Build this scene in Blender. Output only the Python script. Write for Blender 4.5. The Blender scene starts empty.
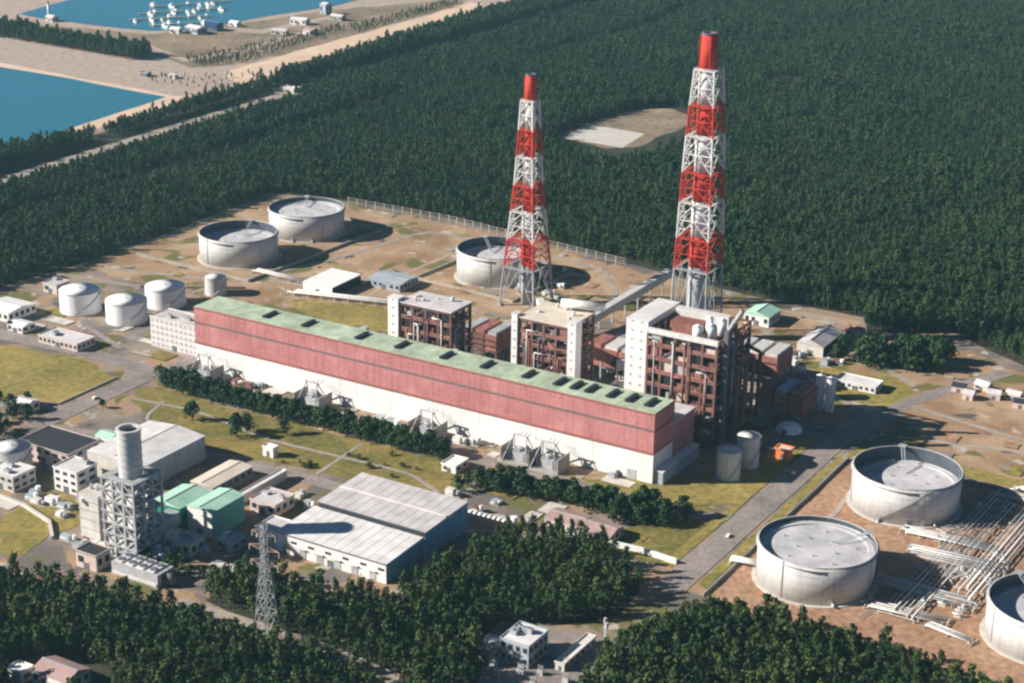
import bpy, bmesh, math, random
import numpy as np
from mathutils import Vector, Matrix
from mathutils.geometry import tessellate_polygon

# ------------------------------------------------------------------ camera, sky, sun, exposure
SC = bpy.context.scene
COL = SC.collection
CAM_H, FOC, PITCH, ROLL = 450.0, 1800.0, math.radians(20.2), math.radians(1.0)
_f = np.array([0, math.cos(PITCH), -math.sin(PITCH)])
_r0 = np.array([1.0, 0, 0]); _u0 = np.cross(_r0, _f)
_r = _r0 * math.cos(ROLL) + _u0 * math.sin(ROLL)
_u = -_r0 * math.sin(ROLL) + _u0 * math.cos(ROLL)
cd = bpy.data.cameras.new('camera'); cam = bpy.data.objects.new('camera', cd); COL.objects.link(cam)
cd.sensor_width = 36.0; cd.lens = FOC / 1024 * 36.0; cd.clip_start = 5.0; cd.clip_end = 30000.0
M4 = Matrix.Identity(4)
for i in range(3):
    M4[i][0] = _r[i]; M4[i][1] = _u[i]; M4[i][2] = -_f[i]
M4[2][3] = CAM_H
cam.matrix_world = M4
SC.camera = cam

SUN_EL, SUN_AZ = math.radians(28.0), math.radians(183.3)      # azimuth measured from +X towards +Y
W_ = bpy.data.worlds.new('World'); SC.world = W_; W_.use_nodes = True
nt = W_.node_tree; bg = nt.nodes['Background']
sk = nt.nodes.new('ShaderNodeTexSky'); sk.sky_type = 'NISHITA'; sk.sun_disc = False
sk.sun_elevation = SUN_EL; sk.sun_rotation = math.pi / 2 - SUN_AZ
sk.air_density = 0.4; sk.dust_density = 0.0; sk.ozone_density = 4.0
nt.links.new(sk.outputs['Color'], bg.inputs['Color']); bg.inputs['Strength'].default_value = 0.05
sl = bpy.data.lights.new('sun', 'SUN'); sl.energy = 5.0; sl.angle = math.radians(0.55); sl.color = (1.0, 0.93, 0.84)
sun = bpy.data.objects.new('sun', sl); COL.objects.link(sun)
sd = Vector((math.cos(SUN_EL) * math.cos(SUN_AZ), math.cos(SUN_EL) * math.sin(SUN_AZ), math.sin(SUN_EL)))
sun.rotation_euler = sd.to_track_quat('Z', 'Y').to_euler(); sun.location = (-300, 900, 600)
SC.view_settings.view_transform = 'Standard'; SC.view_settings.look = 'None'
SC.view_settings.exposure = 0.82; SC.view_settings.gamma = 1.0
SC.render.engine = 'CYCLES'
SC.cycles.use_denoising = True
SC.cycles.max_bounces = 5; SC.cycles.diffuse_bounces = 2; SC.cycles.glossy_bounces = 2
SC.cycles.volume_bounces = 0; SC.cycles.transparent_max_bounces = 8
SC.cycles.filter_width = 2.4

# ------------------------------------------------------------------ the plan: s runs along the hall, t away behind it
RZ = math.radians(-30.5)
ORG = np.array([85.14351406, 980.69155298])
SX = np.array([math.cos(RZ), math.sin(RZ)]); TX = np.array([-math.sin(RZ), math.cos(RZ)])
def W(s, t, z=0.0):
    p = ORG + SX * s + TX * t
    return (float(p[0]), float(p[1]), float(z))
def ground_at(x, y, z=0.0):
    """world point of the level z that lies under picture point (x, y) of the survey photograph"""
    d = _f * FOC + _r * (x - 512) - _u * (y - 341.5)
    k = (z - CAM_H) / d[2]
    return np.array([d[0] * k, d[1] * k])
def plan(x, y, z=0.0):
    q = ground_at(x, y, z) - ORG
    return float(q @ SX), float(q @ TX)
def seen(P):
    """picture positions of an (n,2) array of ground points"""
    Q = np.c_[P, np.full(len(P), -CAM_H)]
    dep = Q @ _f
    return 512 + FOC * (Q @ _r) / dep, 341.5 - FOC * (Q @ _u) / dep
def inside(P, poly):
    x, y = P[:, 0], P[:, 1]; c = np.zeros(len(P), bool); n = len(poly)
    for i in range(n):
        x1, y1 = poly[i]; x2, y2 = poly[i - 1]
        k = (y1 > y) != (y2 > y)
        with np.errstate(divide='ignore', invalid='ignore'):
            c ^= k & (x < (x2 - x1) * (y - y1) / (y2 - y1 + 1e-12) + x1)
    return c

# ------------------------------------------------------------------ materials
MATS = {}
def mat(name, col, rough=0.75, var=0.12, scale=0.15, col2=None, mix=0.5, streak=0.0, metal=0.0, rnd=0.0, bump=0.0, bscale=1.0, spec=0.35, grain=0.0):
    if name in MATS: return MATS[name]
    m = bpy.data.materials.new(name); m.use_nodes = True; N = m.node_tree; b = N.nodes['Principled BSDF']
    b.inputs['Roughness'].default_value = rough; b.inputs['Metallic'].default_value = metal
    b.inputs['Specular IOR Level'].default_value = spec
    tc = N.nodes.new('ShaderNodeNewGeometry')
    n1 = N.nodes.new('ShaderNodeTexNoise'); n1.inputs['Scale'].default_value = scale; n1.inputs['Detail'].default_value = 7; n1.inputs['Roughness'].default_value = 0.65
    N.links.new(tc.outputs['Position'], n1.inputs['Vector'])
    mx = N.nodes.new('ShaderNodeMix'); mx.data_type = 'RGBA'
    a = tuple(c * (1 - var) for c in col) + (1,); z = tuple((col2 or tuple(min(1, c * (1 + var)) for c in col))) + (1,)
    mx.inputs[6].default_value = a; mx.inputs[7].default_value = z
    rp = N.nodes.new('ShaderNodeMapRange'); rp.inputs[1].default_value = 0.5 - 0.28 * mix; rp.inputs[2].default_value = 0.5 + 0.28 * mix
    N.links.new(n1.outputs[0], rp.inputs[0]); N.links.new(rp.outputs[0], mx.inputs[0])
    out = mx.outputs[2]
    if streak:
        mp = N.nodes.new('ShaderNodeMapping'); mp.inputs['Scale'].default_value = (0.55, 0.55, 0.035)
        n2 = N.nodes.new('ShaderNodeTexNoise'); n2.inputs['Scale'].default_value = 1.0; n2.inputs['Detail'].default_value = 5
        N.links.new(tc.outputs['Position'], mp.inputs[0]); N.links.new(mp.outputs[0], n2.inputs['Vector'])
        r2 = N.nodes.new('ShaderNodeMapRange'); r2.inputs[1].default_value = 0.45; r2.inputs[2].default_value = 0.75; r2.inputs[3].default_value = 1.0; r2.inputs[4].default_value = 1.0 - streak
        N.links.new(n2.outputs[0], r2.inputs[0])
        m2 = N.nodes.new('ShaderNodeMix'); m2.data_type = 'RGBA'; m2.blend_type = 'MULTIPLY'; m2.inputs[0].default_value = 1.0
        N.links.new(out, m2.inputs[6]); N.links.new(r2.outputs[0], m2.inputs[7]); out = m2.outputs[2]
    if rnd:
        oi = N.nodes.new('ShaderNodeObjectInfo')
        r3 = N.nodes.new('ShaderNodeMapRange'); r3.inputs[3].default_value = 1 - rnd; r3.inputs[4].default_value = 1 + rnd
        N.links.new(oi.outputs['Random'], r3.inputs[0])
        m3 = N.nodes.new('ShaderNodeMix'); m3.data_type = 'RGBA'; m3.blend_type = 'MULTIPLY'; m3.inputs[0].default_value = 1.0
        N.links.new(out, m3.inputs[6]); N.links.new(r3.outputs[0], m3.inputs[7]); out = m3.outputs[2]
    if grain:
        n5 = N.nodes.new('ShaderNodeTexNoise'); n5.inputs['Scale'].default_value = scale * 9; n5.inputs['Detail'].default_value = 6
        N.links.new(tc.outputs['Position'], n5.inputs['Vector'])
        r5 = N.nodes.new('ShaderNodeMapRange'); r5.inputs[1].default_value = .3; r5.inputs[2].default_value = .7; r5.inputs[3].default_value = 1 - grain; r5.inputs[4].default_value = 1 + grain * .8
        N.links.new(n5.outputs[0], r5.inputs[0])
        m5 = N.nodes.new('ShaderNodeMix'); m5.data_type = 'RGBA'; m5.blend_type = 'MULTIPLY'; m5.inputs[0].default_value = 1.0
        N.links.new(out, m5.inputs[6]); N.links.new(r5.outputs[0], m5.inputs[7]); out = m5.outputs[2]
    N.links.new(out, b.inputs['Base Color'])
    if bump:
        n4 = N.nodes.new('ShaderNodeTexNoise'); n4.inputs['Scale'].default_value = bscale; n4.inputs['Detail'].default_value = 4
        N.links.new(tc.outputs['Position'], n4.inputs['Vector'])
        bp = N.nodes.new('ShaderNodeBump'); bp.inputs['Strength'].default_value = bump; bp.inputs['Distance'].default_value = 0.5
        N.links.new(n4.outputs[0], bp.inputs['Height']); N.links.new(bp.outputs[0], b.inputs['Normal'])
    MATS[name] = m
    return m

mat('white_paint', (0.82, 0.80, 0.77), 0.6, 0.07, 0.08, streak=0.18)
mat('tank_white', (0.86, 0.85, 0.83), 0.55, 0.05, 0.1, streak=0.1)
mat('tank_grey', (0.58, 0.57, 0.55), 0.55, 0.08, 0.1, streak=0.2)
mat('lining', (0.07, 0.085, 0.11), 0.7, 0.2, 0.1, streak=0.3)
mat('tank_roof', (0.52, 0.51, 0.53), 0.7, 0.2, 0.09)
mat('brick_red', (0.50, 0.185, 0.18), 0.75, 0.14, 0.05, (0.56, 0.24, 0.23), streak=0.28, grain=0.1)
mat('ledge_grey', (0.17, 0.13, 0.12), 0.8)
mat('ledge_red', (0.33, 0.12, 0.10), 0.8)
mat('roof_green', (0.42, 0.50, 0.36), 0.8, 0.22, 0.12, rnd=0.14)
mat('roof_mint', (0.40, 0.66, 0.52), 0.7, 0.12, 0.1)
mat('wall_green', (0.02, 0.22, 0.14), 0.7, 0.15, 0.1, streak=0.2)
mat('wall_teal', (0.10, 0.33, 0.30), 0.7, 0.12, 0.1, streak=0.2)
mat('glass_dark', (0.03, 0.035, 0.045), 0.25, 0.2, 0.4)
mat('dark_void', (0.02, 0.02, 0.022), 0.9, 0.2, 0.4)
mat('concrete', (0.40, 0.38, 0.35), 0.85, 0.15, 0.12, streak=0.2)
mat('concrete_pale', (0.58, 0.54, 0.49), 0.85, 0.12, 0.12, streak=0.15)
mat('roof_grey', (0.54, 0.51, 0.51), 0.8, 0.16, 0.1, rnd=0.06)
mat('roof_pale', (0.68, 0.66, 0.65), 0.75, 0.14, 0.1, rnd=0.06)
mat('roof_black', (0.03, 0.032, 0.04), 0.8, 0.2, 0.2)
mat('roof_pink', (0.40, 0.27, 0.25), 0.8, 0.15, 0.1)
mat('roof_cream', (0.66, 0.58, 0.48), 0.8, 0.1, 0.1)
mat('wall_blue', (0.16, 0.36, 0.50), 0.7, 0.12, 0.1, streak=0.25)
mat('wall_bluegrey', (0.36, 0.41, 0.45), 0.7, 0.12, 0.1, streak=0.2)
mat('wall_shell', (0.74, 0.65, 0.62), 0.8, 0.1, 0.1, streak=0.15)
mat('wall_pink', (0.62, 0.50, 0.46), 0.8, 0.1, 0.1, streak=0.15)
mat('steel_brown', (0.19, 0.095, 0.08), 0.75, 0.3, 0.25, rnd=0.25)
mat('steel_red', (0.30, 0.125, 0.10), 0.75, 0.3, 0.25, rnd=0.2)
mat('steel_grey', (0.40, 0.41, 0.42), 0.6, 0.18, 0.3, rnd=0.12)
mat('steel_dark', (0.13, 0.14, 0.16), 0.6, 0.2, 0.3)
mat('pipe_pale', (0.60, 0.59, 0.56), 0.5, 0.12, 0.3, rnd=0.15)
mat('tower_red', (0.58, 0.06, 0.04), 0.75, 0.2, 0.12, streak=0.3, spec=.15)
mat('tower_white', (0.76, 0.75, 0.73), 0.75, 0.1, 0.12, streak=0.3, spec=.15)
mat('orange_paint', (0.70, 0.20, 0.06), 0.6)
mat('blue_paint', (0.03, 0.07, 0.20), 0.5)
mat('asphalt', (0.24, 0.21, 0.20), 0.9, 0.2, 0.035, (0.34, 0.285, 0.26), grain=0.22)
mat('path', (0.33, 0.29, 0.25), 0.9, 0.16, 0.06, (0.42, 0.36, 0.30), grain=0.22)
mat('gravel', (0.215, 0.18, 0.15), 0.95, 0.2, 0.045, (0.36, 0.29, 0.225), 0.7, bump=0.3, bscale=0.5)
def yard_mat(name='yard_ground', c1=(0.165, 0.145, 0.13), c2=(0.30, 0.24, 0.19), shift=0.0):
    m = bpy.data.materials.new(name); m.use_nodes = True; N = m.node_tree; b = N.nodes['Principled BSDF']
    b.inputs['Roughness'].default_value = 0.95; b.inputs['Specular IOR Level'].default_value = 0.2
    g = N.nodes.new('ShaderNodeNewGeometry')
    def noise(sc, det, dist=0.0, off=0.0):
        mp = N.nodes.new('ShaderNodeMapping'); mp.inputs['Location'].default_value = (off, off * .7, 0); mp.inputs['Rotation'].default_value = (0, 0, 0.532)
        N.links.new(g.outputs['Position'], mp.inputs[0])
        n = N.nodes.new('ShaderNodeTexNoise'); n.inputs['Scale'].default_value = sc; n.inputs['Detail'].default_value = det; n.inputs['Distortion'].default_value = dist
        N.links.new(mp.outputs[0], n.inputs['Vector']); return n.outputs[0]
    def ramp(v, a, b_):
        r = N.nodes.new('ShaderNodeMapRange'); r.inputs[1].default_value = a; r.inputs[2].default_value = b_; N.links.new(v, r.inputs[0]); return r.outputs[0]
    def mixc(f, a, c, blend='MIX'):
        x = N.nodes.new('ShaderNodeMix'); x.data_type = 'RGBA'; x.blend_type = blend
        N.links.new(f, x.inputs[0]) if not isinstance(f, float) else setattr(x.inputs[0], 'default_value', f)
        for i, q in ((6, a), (7, c)):
            if isinstance(q, tuple): x.inputs[i].default_value = q + (1,)
            else: N.links.new(q, x.inputs[i])
        return x.outputs[2]
    c = mixc(ramp(noise(.02, 5), .42, .58), c1, c2)
    c = mixc(ramp(noise(.035, 6, .6, 80), .52, .58), c, (0.37, 0.245, 0.15))
    c = mixc(ramp(noise(.028, 6, .8, 300), .56 + shift, .62 + shift), c, (0.15, 0.145, 0.045))
    c = mixc(ramp(noise(.06, 4, .3, 500), .62, .66), c, (0.48, 0.42, 0.36))
    c = mixc(ramp(noise(.05, 5, .5, 900), .63, .68), c, (0.11, 0.10, 0.095))
    c = mixc(1.0, c, mixc(noise(.5, 6), (0.6, 0.6, 0.6), (1.35, 1.35, 1.35)), 'MULTIPLY')
    N.links.new(c, b.inputs['Base Color']); MATS[name] = m
yard_mat()
yard_mat('dirt_mixed', (0.30, 0.185, 0.105), (0.44, 0.31, 0.20), -.01)
mat('dirt_tan', (0.31, 0.195, 0.11), 0.95, 0.22, 0.02, (0.46, 0.33, 0.215), 0.8, bump=0.4, bscale=0.4, grain=0.35)
mat('dirt_red', (0.36, 0.19, 0.11), 0.95, 0.18, 0.03, (0.47, 0.30, 0.19), 0.8, bump=0.3, bscale=0.5, grain=0.35)
mat('sand', (0.48, 0.375, 0.30), 0.95, 0.1, 0.012, (0.40, 0.32, 0.275), 0.8, grain=0.22)
mat('sand_bright', (0.66, 0.49, 0.36), 0.95, 0.1, 0.02)
mat('scrub', (0.17, 0.135, 0.08), 0.95, 0.25, 0.016, (0.38, 0.28, 0.20), 0.9, bump=0.6, bscale=0.25, grain=0.35)
mat('lawn', (0.10, 0.13, 0.025), 0.95, 0.25, 0.028, (0.33, 0.235, 0.07), 0.85, bump=0.4, bscale=0.8, grain=0.35)
mat('lawn_tan', (0.20, 0.19, 0.038), 0.95, 0.2, 0.025, (0.38, 0.28, 0.085), 0.7, bump=0.4, bscale=0.8, grain=0.35)
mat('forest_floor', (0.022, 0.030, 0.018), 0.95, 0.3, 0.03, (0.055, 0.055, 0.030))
mat('bark', (0.10, 0.07, 0.05), 0.9, 0.2, 2.0)

def foliage(name, c1, c2, big=0.012, rnd=0.35):
    m = bpy.data.materials.new(name); m.use_nodes = True; N = m.node_tree; b = N.nodes['Principled BSDF']
    b.inputs['Roughness'].default_value = 0.7; b.inputs['Specular IOR Level'].default_value = 0.2
    g = N.nodes.new('ShaderNodeNewGeometry'); oi = N.nodes.new('ShaderNodeObjectInfo')
    n1 = N.nodes.new('ShaderNodeTexNoise'); n1.inputs['Scale'].default_value = big; n1.inputs['Detail'].default_value = 4
    N.links.new(g.outputs['Position'], n1.inputs['Vector'])
    ad = N.nodes.new('ShaderNodeMath'); ad.operation = 'MULTIPLY_ADD'; ad.inputs[1].default_value = 0.9; ad.inputs[2].default_value = -0.45
    N.links.new(oi.outputs['Random'], ad.inputs[0])
    s2 = N.nodes.new('ShaderNodeMath'); s2.operation = 'ADD'; N.links.new(n1.outputs[0], s2.inputs[0]); N.links.new(ad.outputs[0], s2.inputs[1])
    mx = N.nodes.new('ShaderNodeMix'); mx.data_type = 'RGBA'; mx.inputs[6].default_value = c1 + (1,); mx.inputs[7].default_value = c2 + (1,)
    N.links.new(s2.outputs[0], mx.inputs[0])
    odd = N.nodes.new('ShaderNodeMapRange'); odd.inputs[1].default_value = .93; odd.inputs[2].default_value = 1.0; odd.inputs[4].default_value = .8
    N.links.new(oi.outputs['Random'], odd.inputs[0])
    m2 = N.nodes.new('ShaderNodeMix'); m2.data_type = 'RGBA'; m2.inputs[7].default_value = (0.085, 0.085, 0.035, 1)
    N.links.new(odd.outputs[0], m2.inputs[0]); N.links.new(mx.outputs[2], m2.inputs[6]); N.links.new(m2.outputs[2], b.inputs['Base Color'])
    MATS[name] = m
foliage('pine_needles', (0.009, 0.040, 0.016), (0.058, 0.108, 0.032), 0.012)
foliage('pine_needles_near', (0.010, 0.042, 0.013), (0.078, 0.118, 0.027), 0.02)
foliage('broad_leaves', (0.008, 0.036, 0.013), (0.040, 0.080, 0.022), 0.05)
foliage('shrub_leaves', (0.06, 0.08, 0.02), (0.13, 0.12, 0.04), 0.05)

m = bpy.data.materials.new('water'); m.use_nodes = True; N = m.node_tree; b = N.nodes['Principled BSDF']
b.inputs['Base Color'].default_value = (0.025, 0.175, 0.25, 1); b.inputs['Roughness'].default_value = 0.12; b.inputs['IOR'].default_value = 1.33
g = N.nodes.new('ShaderNodeNewGeometry'); n1 = N.nodes.new('ShaderNodeTexNoise'); n1.inputs['Scale'].default_value = 0.12; n1.inputs['Detail'].default_value = 4
N.links.new(g.outputs['Position'], n1.inputs['Vector'])
bp = N.nodes.new('ShaderNodeBump'); bp.inputs['Strength'].default_value = 0.25; bp.inputs['Distance'].default_value = 0.6
N.links.new(n1.outputs[0], bp.inputs['Height']); N.links.new(bp.outputs[0], b.inputs['Normal'])
MATS['water'] = m

# ------------------------------------------------------------------ mesh builder and object helpers
class MB:
    def __init__(s): s.v = []; s.f = []
    def add(s, vs, fs):
        k = len(s.v); s.v += [tuple(p) for p in vs]; s.f += [tuple(i + k for i in f) for f in fs]; return s
    def box(s, x0, x1, y0, y1, z0, z1, bottom=True):
        fs = [(4, 5, 6, 7), (0, 1, 5, 4), (1, 2, 6, 5), (2, 3, 7, 6), (3, 0, 4, 7)] + ([(3, 2, 1, 0)] if bottom else [])
        return s.add([(x0, y0, z0), (x1, y0, z0), (x1, y1, z0), (x0, y1, z0), (x0, y0, z1), (x1, y0, z1), (x1, y1, z1), (x0, y1, z1)], fs)
    def cyl(s, x, y, r, z0, z1, n=20, r1=None, cap=True, a0=0.0):
        r1 = r if r1 is None else r1
        vs = [(x + r * math.cos(a0 + 2 * math.pi * i / n), y + r * math.sin(a0 + 2 * math.pi * i / n), z0) for i in range(n)]
        vs += [(x + r1 * math.cos(a0 + 2 * math.pi * i / n), y + r1 * math.sin(a0 + 2 * math.pi * i / n), z1) for i in range(n)]
        fs = [(i, (i + 1) % n, n + (i + 1) % n, n + i) for i in range(n)]
        if cap: fs += [tuple(range(n, 2 * n)), tuple(range(n - 1, -1, -1))]
        return s.add(vs, fs)
    def ring(s, x, y, ri, ro, z0, z1, n=40):
        vs = []
        for r, z in ((ro, z0), (ro, z1), (ri, z1), (ri, z0)):
            vs += [(x + r * math.cos(2 * math.pi * i / n), y + r * math.sin(2 * math.pi * i / n), z) for i in range(n)]
        fs = []
        for k in range(4):
            for i in range(n):
                j = (i + 1) % n; q = (k + 1) % 4
                fs.append((k * n + i, k * n + j, q * n + j, q * n + i))
        return s.add(vs, fs)
    def tube(s, p, q, r, n=6, r1=None, cap=True):
        p = Vector(p); q = Vector(q); d = (q - p).normalized(); r1 = r if r1 is None else r1
        a = d.orthogonal().normalized(); b = d.cross(a)
        vs = [p + (a * math.cos(2 * math.pi * i / n) + b * math.sin(2 * math.pi * i / n)) * r for i in range(n)]
        vs += [q + (a * math.cos(2 * math.pi * i / n) + b * math.sin(2 * math.pi * i / n)) * r1 for i in range(n)]
        fs = [(i, (i + 1) % n, n + (i + 1) % n, n + i) for i in range(n)]
        if cap: fs += [tuple(range(n, 2 * n)), tuple(range(n - 1, -1, -1))]
        return s.add(vs, fs)
    def path(s, pts, r, n=8):
        for p, q in zip(pts, pts[1:]): s.tube(p, q, r, n)
        return s
    def gable(s, x0, x1, y0, y1, z0, z1, axis='x', t=0.35):
        """closed pitched roof solid, ridge along axis"""
        if axis == 'x':
            ym = (y0 + y1) / 2
            vs = [(x0, y0, z0), (x1, y0, z0), (x1, y1, z0), (x0, y1, z0), (x0, ym, z1), (x1, ym, z1)]
            fs = [(0, 1, 5, 4), (2, 3, 4, 5), (1, 2, 5), (3, 0, 4), (3, 2, 1, 0)]
        else:
            xm = (x0 + x1) / 2
            vs = [(x0, y0, z0), (x1, y0, z0), (x1, y1, z0), (x0, y1, z0), (xm, y0, z1), (xm, y1, z1)]
            fs = [(0, 4, 5, 3), (1, 2, 5, 4), (0, 1, 4), (2, 3, 5), (3, 2, 1, 0)]
        return s.add(vs, fs)
    def prism(s, poly, z0, z1):
        n = len(poly)
        a = sum(poly[i - 1][0] * poly[i][1] - poly[i][0] * poly[i - 1][1] for i in range(n))
        if a < 0: poly = poly[::-1]
        vs = [(p[0], p[1], z0) for p in poly] + [(p[0], p[1], z1) for p in poly]
        return s.add(vs, [tuple(range(n, 2 * n)), tuple(range(n - 1, -1, -1))] + [(i, (i + 1) % n, n + (i + 1) % n, n + i) for i in range(n)])
    def mesh(s, name, material, smooth=False):
        me = bpy.data.meshes.new(name); me.from_pydata(s.v, [], s.f); me.materials.append(MATS[material])
        if smooth: me.polygons.foreach_set('use_smooth', [len(p.vertices) <= 4 for p in me.polygons])
        me.update(); return me
    def build(s, name, material, parent=None, smooth=False):
        return link(name, s.mesh(name, material, smooth), parent)
def link(name, data, parent=None, loc=None):
    o = bpy.data.objects.new(name, data); COL.objects.link(o)
    if parent is not None: o.parent = parent
    if loc is not None: o.location = loc
    return o
def tag(o, label, cat, group=None):
    o['label'] = label; o['category'] = cat
    if group: o['group'] = group
    return o
def thing(name, label, cat, s, t, z=0.0, group=None, rot=0.0):
    o = bpy.data.objects.new(name, None); COL.objects.link(o); o.empty_display_size = 2
    o.location = W(s, t, z); o.rotation_euler = (0, 0, RZ + rot)
    return tag(o, label, cat, group)
def copy_thing(root, loc, rotz, scale=1.0):
    c = root.copy(); COL.objects.link(c); c.location = loc; c.rotation_euler = (0, 0, rotz); c.scale = (scale,) * 3
    for ch in root.children:
        d = ch.copy(); COL.objects.link(d); d.parent = c
        for g in ch.children:
            e = g.copy(); COL.objects.link(e); e.parent = d
    return c
def sheet(name, pts, z, material, world=False, subdiv=0):
    """a level ground sheet; pts in plan coordinates (or world when told so)"""
    P = [(p[0], p[1]) if world else W(p[0], p[1])[:2] for p in pts]
    a = sum(P[i - 1][0] * P[i][1] - P[i][0] * P[i - 1][1] for i in range(len(P)))
    if a < 0: P = P[::-1]
    tri = tessellate_polygon([[Vector((p[0], p[1], 0)) for p in P]])
    me = bpy.data.meshes.new(name); fs = []
    for q in tri:
        ax, ay, bx, by = P[q[1]][0] - P[q[0]][0], P[q[1]][1] - P[q[0]][1], P[q[2]][0] - P[q[0]][0], P[q[2]][1] - P[q[0]][1]
        fs.append(tuple(q) if ax * by - ay * bx > 0 else tuple(q)[::-1])
    me.from_pydata([(p[0], p[1], z) for p in P], [], fs); me.materials.append(MATS[material])
    o = link(name, me); o['kind'] = 'structure'; return o
def pic(*pts): return [plan(x, y) for x, y in pts]
def wobble(poly, amp, step=12.0, seed=0):
    """gives a drawn plan outline an irregular edge"""
    rng = random.Random(seed); out = []
    for i in range(len(poly)):
        p, q = poly[i], poly[(i + 1) % len(poly)]; L = math.hypot(q[0] - p[0], q[1] - p[1]); n = max(1, int(L / step))
        for k in range(n):
            f = k / n; out.append((p[0] + (q[0] - p[0]) * f + rng.uniform(-amp, amp), p[1] + (q[1] - p[1]) * f + rng.uniform(-amp, amp)))
    return out

# ------------------------------------------------------------------ ground, water, roads
gx = [-12000, -6000, -3500] + list(range(-2500, 2501, 250)) + [3500, 6000, 12000]; gy = [-6000, -2500, -1000] + list(range(0, 4001, 250)) + [5000, 7000, 10000, 16000]
gm = bpy.data.meshes.new('ground')
gm.from_pydata([(x, y, -0.06) for y in gy for x in gx], [], [(j * len(gx) + i, j * len(gx) + i + 1, (j + 1) * len(gx) + i + 1, (j + 1) * len(gx) + i) for j in range(len(gy) - 1) for i in range(len(gx) - 1)])
gm.materials.append(MATS['yard_ground']); gnd = link('ground', gm); gnd['kind'] = 'structure'
FAR = [(-590, -300), (-590, 60), (-578, 175), (-588, 385), (-510, 402), (-398, 404), (-298, 390), (-215, 379), (-150, 366), (-99, 358), (0, 358),
       (16, 322), (40, 345), (70, 362), (100, 340), (134, 322), (330, 300), (700, 250), (2200, 1200), (1500, 3400), (-600, 3200), (-860, 2300)] + \
      pic((560, -6), (500, 12), (440, 28), (350, 57), (270, 83), (215, 100), (165, 115), (90, 136), (0, 156), (-150, 195)) + [(-860, -100), (-840, -300)]
SCRUB = pic((185, 60), (230, 52), (290, 38), (340, 26), (345, 30), (300, 46), (250, 62), (200, 68))
COAST = pic((-300, -10), (0, 27), (60, 37), (130, 50), (152, 56), (135, 61), (60, 48), (0, 38), (-300, 10))
NEAR1 = pic((-160, 575), (0, 582), (40, 586), (110, 603), (160, 618), (250, 645), (330, 668), (385, 700), (385, 790), (-160, 790))
NEAR2 = pic((205, 600), (235, 582), (265, 585), (290, 600), (345, 608), (385, 606), (420, 588), (475, 552), (520, 538), (580, 540), (622, 570), (640, 592), (618, 615), (580, 625), (500, 622), (482, 640), (478, 690), (430, 720), (395, 680), (330, 652), (260, 628))
NEAR3 = pic((585, 700), (600, 672), (640, 640), (690, 620), (722, 615), (790, 630), (870, 657), (940, 680), (1000, 702), (1180, 770), (1180, 800), (560, 800))
sheet('forest_floor', FAR, 0.02, 'forest_floor')
for k, P in enumerate((NEAR1, NEAR2, NEAR3, COAST)): sheet('wood_floor', P, 0.03, 'forest_floor')
sheet('coast_land', pic((-600, 260), (0, 152), (90, 133), (165, 112), (270, 82), (350, 55), (440, 27), (500, 10), (560, -8), (700, -60), (-900, -60)), 0.05, 'sand')
sheet('scrub_land', wobble(pic((40, 24), (90, 29), (150, 34), (250, 22), (330, 10), (470, -2), (440, 12), (330, 45), (250, 62), (190, 68), (155, 55), (100, 42)), 6, 25, 3), 0.12, 'scrub')
for P_ in (((60, 30), (150, 45), (185, 58), (240, 50), (320, 26), (322, 29), (242, 54), (184, 62), (148, 49), (60, 33)), ((215, 27), (260, 30), (330, 16), (332, 19), (262, 34), (214, 31))):
    sheet('track', pic(*P_), .24, 'sand')
sheet('sand_bank', wobble(pic((225, 72), (330, 42), (430, 14), (470, 2), (485, 4), (440, 24), (350, 51), (270, 80), (240, 88)), 2, 25, 4), 0.2, 'sand_bright')
sheet('sand_bank', wobble(pic((0, 63), (80, 78), (160, 93), (172, 96), (200, 96), (190, 105), (150, 113), (80, 134), (0, 155), (-100, 180), (-100, 45)), 1.5, 25, 5), 0.28, 'sand_bright')
sheet('pond', wobble(pic((-200, 33), (0, 67), (60, 77), (120, 89), (166, 97), (140, 106), (60, 132), (0, 151), (-200, 215)), 1.0, 25, 6), 0.36, 'water')
sheet('harbour_water', wobble(pic((20, 14), (50, 20), (100, 26), (150, 31), (200, 30), (250, 19), (330, 7), (400, -10), (420, -50), (60, -50), (75, -2), (45, 7)), 2, 30, 7), 0.4, 'water')
# ways through the forest
sheet('coast_road', [(-829, -200), (-812, -200), (-812, 100), (-815, 300), (-822, 500), (-826, 710), (-836, 730), (-842, 710), (-838, 500), (-831, 300), (-829, 100)], 0.1, 'path')
sheet('clearing', wobble(pic((553, 136), (585, 124), (640, 109), (672, 109), (690, 116), (684, 128), (655, 138), (640, 147), (606, 149), (575, 141)), 2, 15, 8), 0.1, 'scrub')
sheet('clearing_slab', pic((562, 138), (588, 124), (645, 134), (622, 148)), 0.16, 'concrete_pale')
# yards
sheet('dirt_yard', wobble([(-575, 120), (-570, 300), (-575, 378), (-505, 390), (-398, 392), (-298, 378), (-205, 366), (-110, 345), (-150, 270), (-180, 190), (-260, 150), (-330, 140), (-440, 120)], 4, 18, 9), 0.06, 'dirt_mixed')
sheet('dirt_yard', wobble([(-100, 260), (-110, 345), (0, 346), (18, 300), (60, 300), (90, 330), (140, 305), (320, 290), (500, 200), (330, 100), (170, 105), (95, 150), (60, 190), (20, 220), (-40, 235)], 4, 18, 10), 0.06, 'dirt_mixed')
sheet('tank_yard', wobble([(88, -112), (88, 96), (150, 108), (330, 100), (420, -40), (400, -160), (250, -140), (120, -118)], 2, 18, 11), 0.07, 'dirt_red')
sheet('lawn', wobble([(-560, -50), (-497, -41), (-424, -30), (-384, -46), (-383, -98), (-420, -116), (-560, -190)], 1.5, 10, 12), 0.1, 'lawn_tan')
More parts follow.
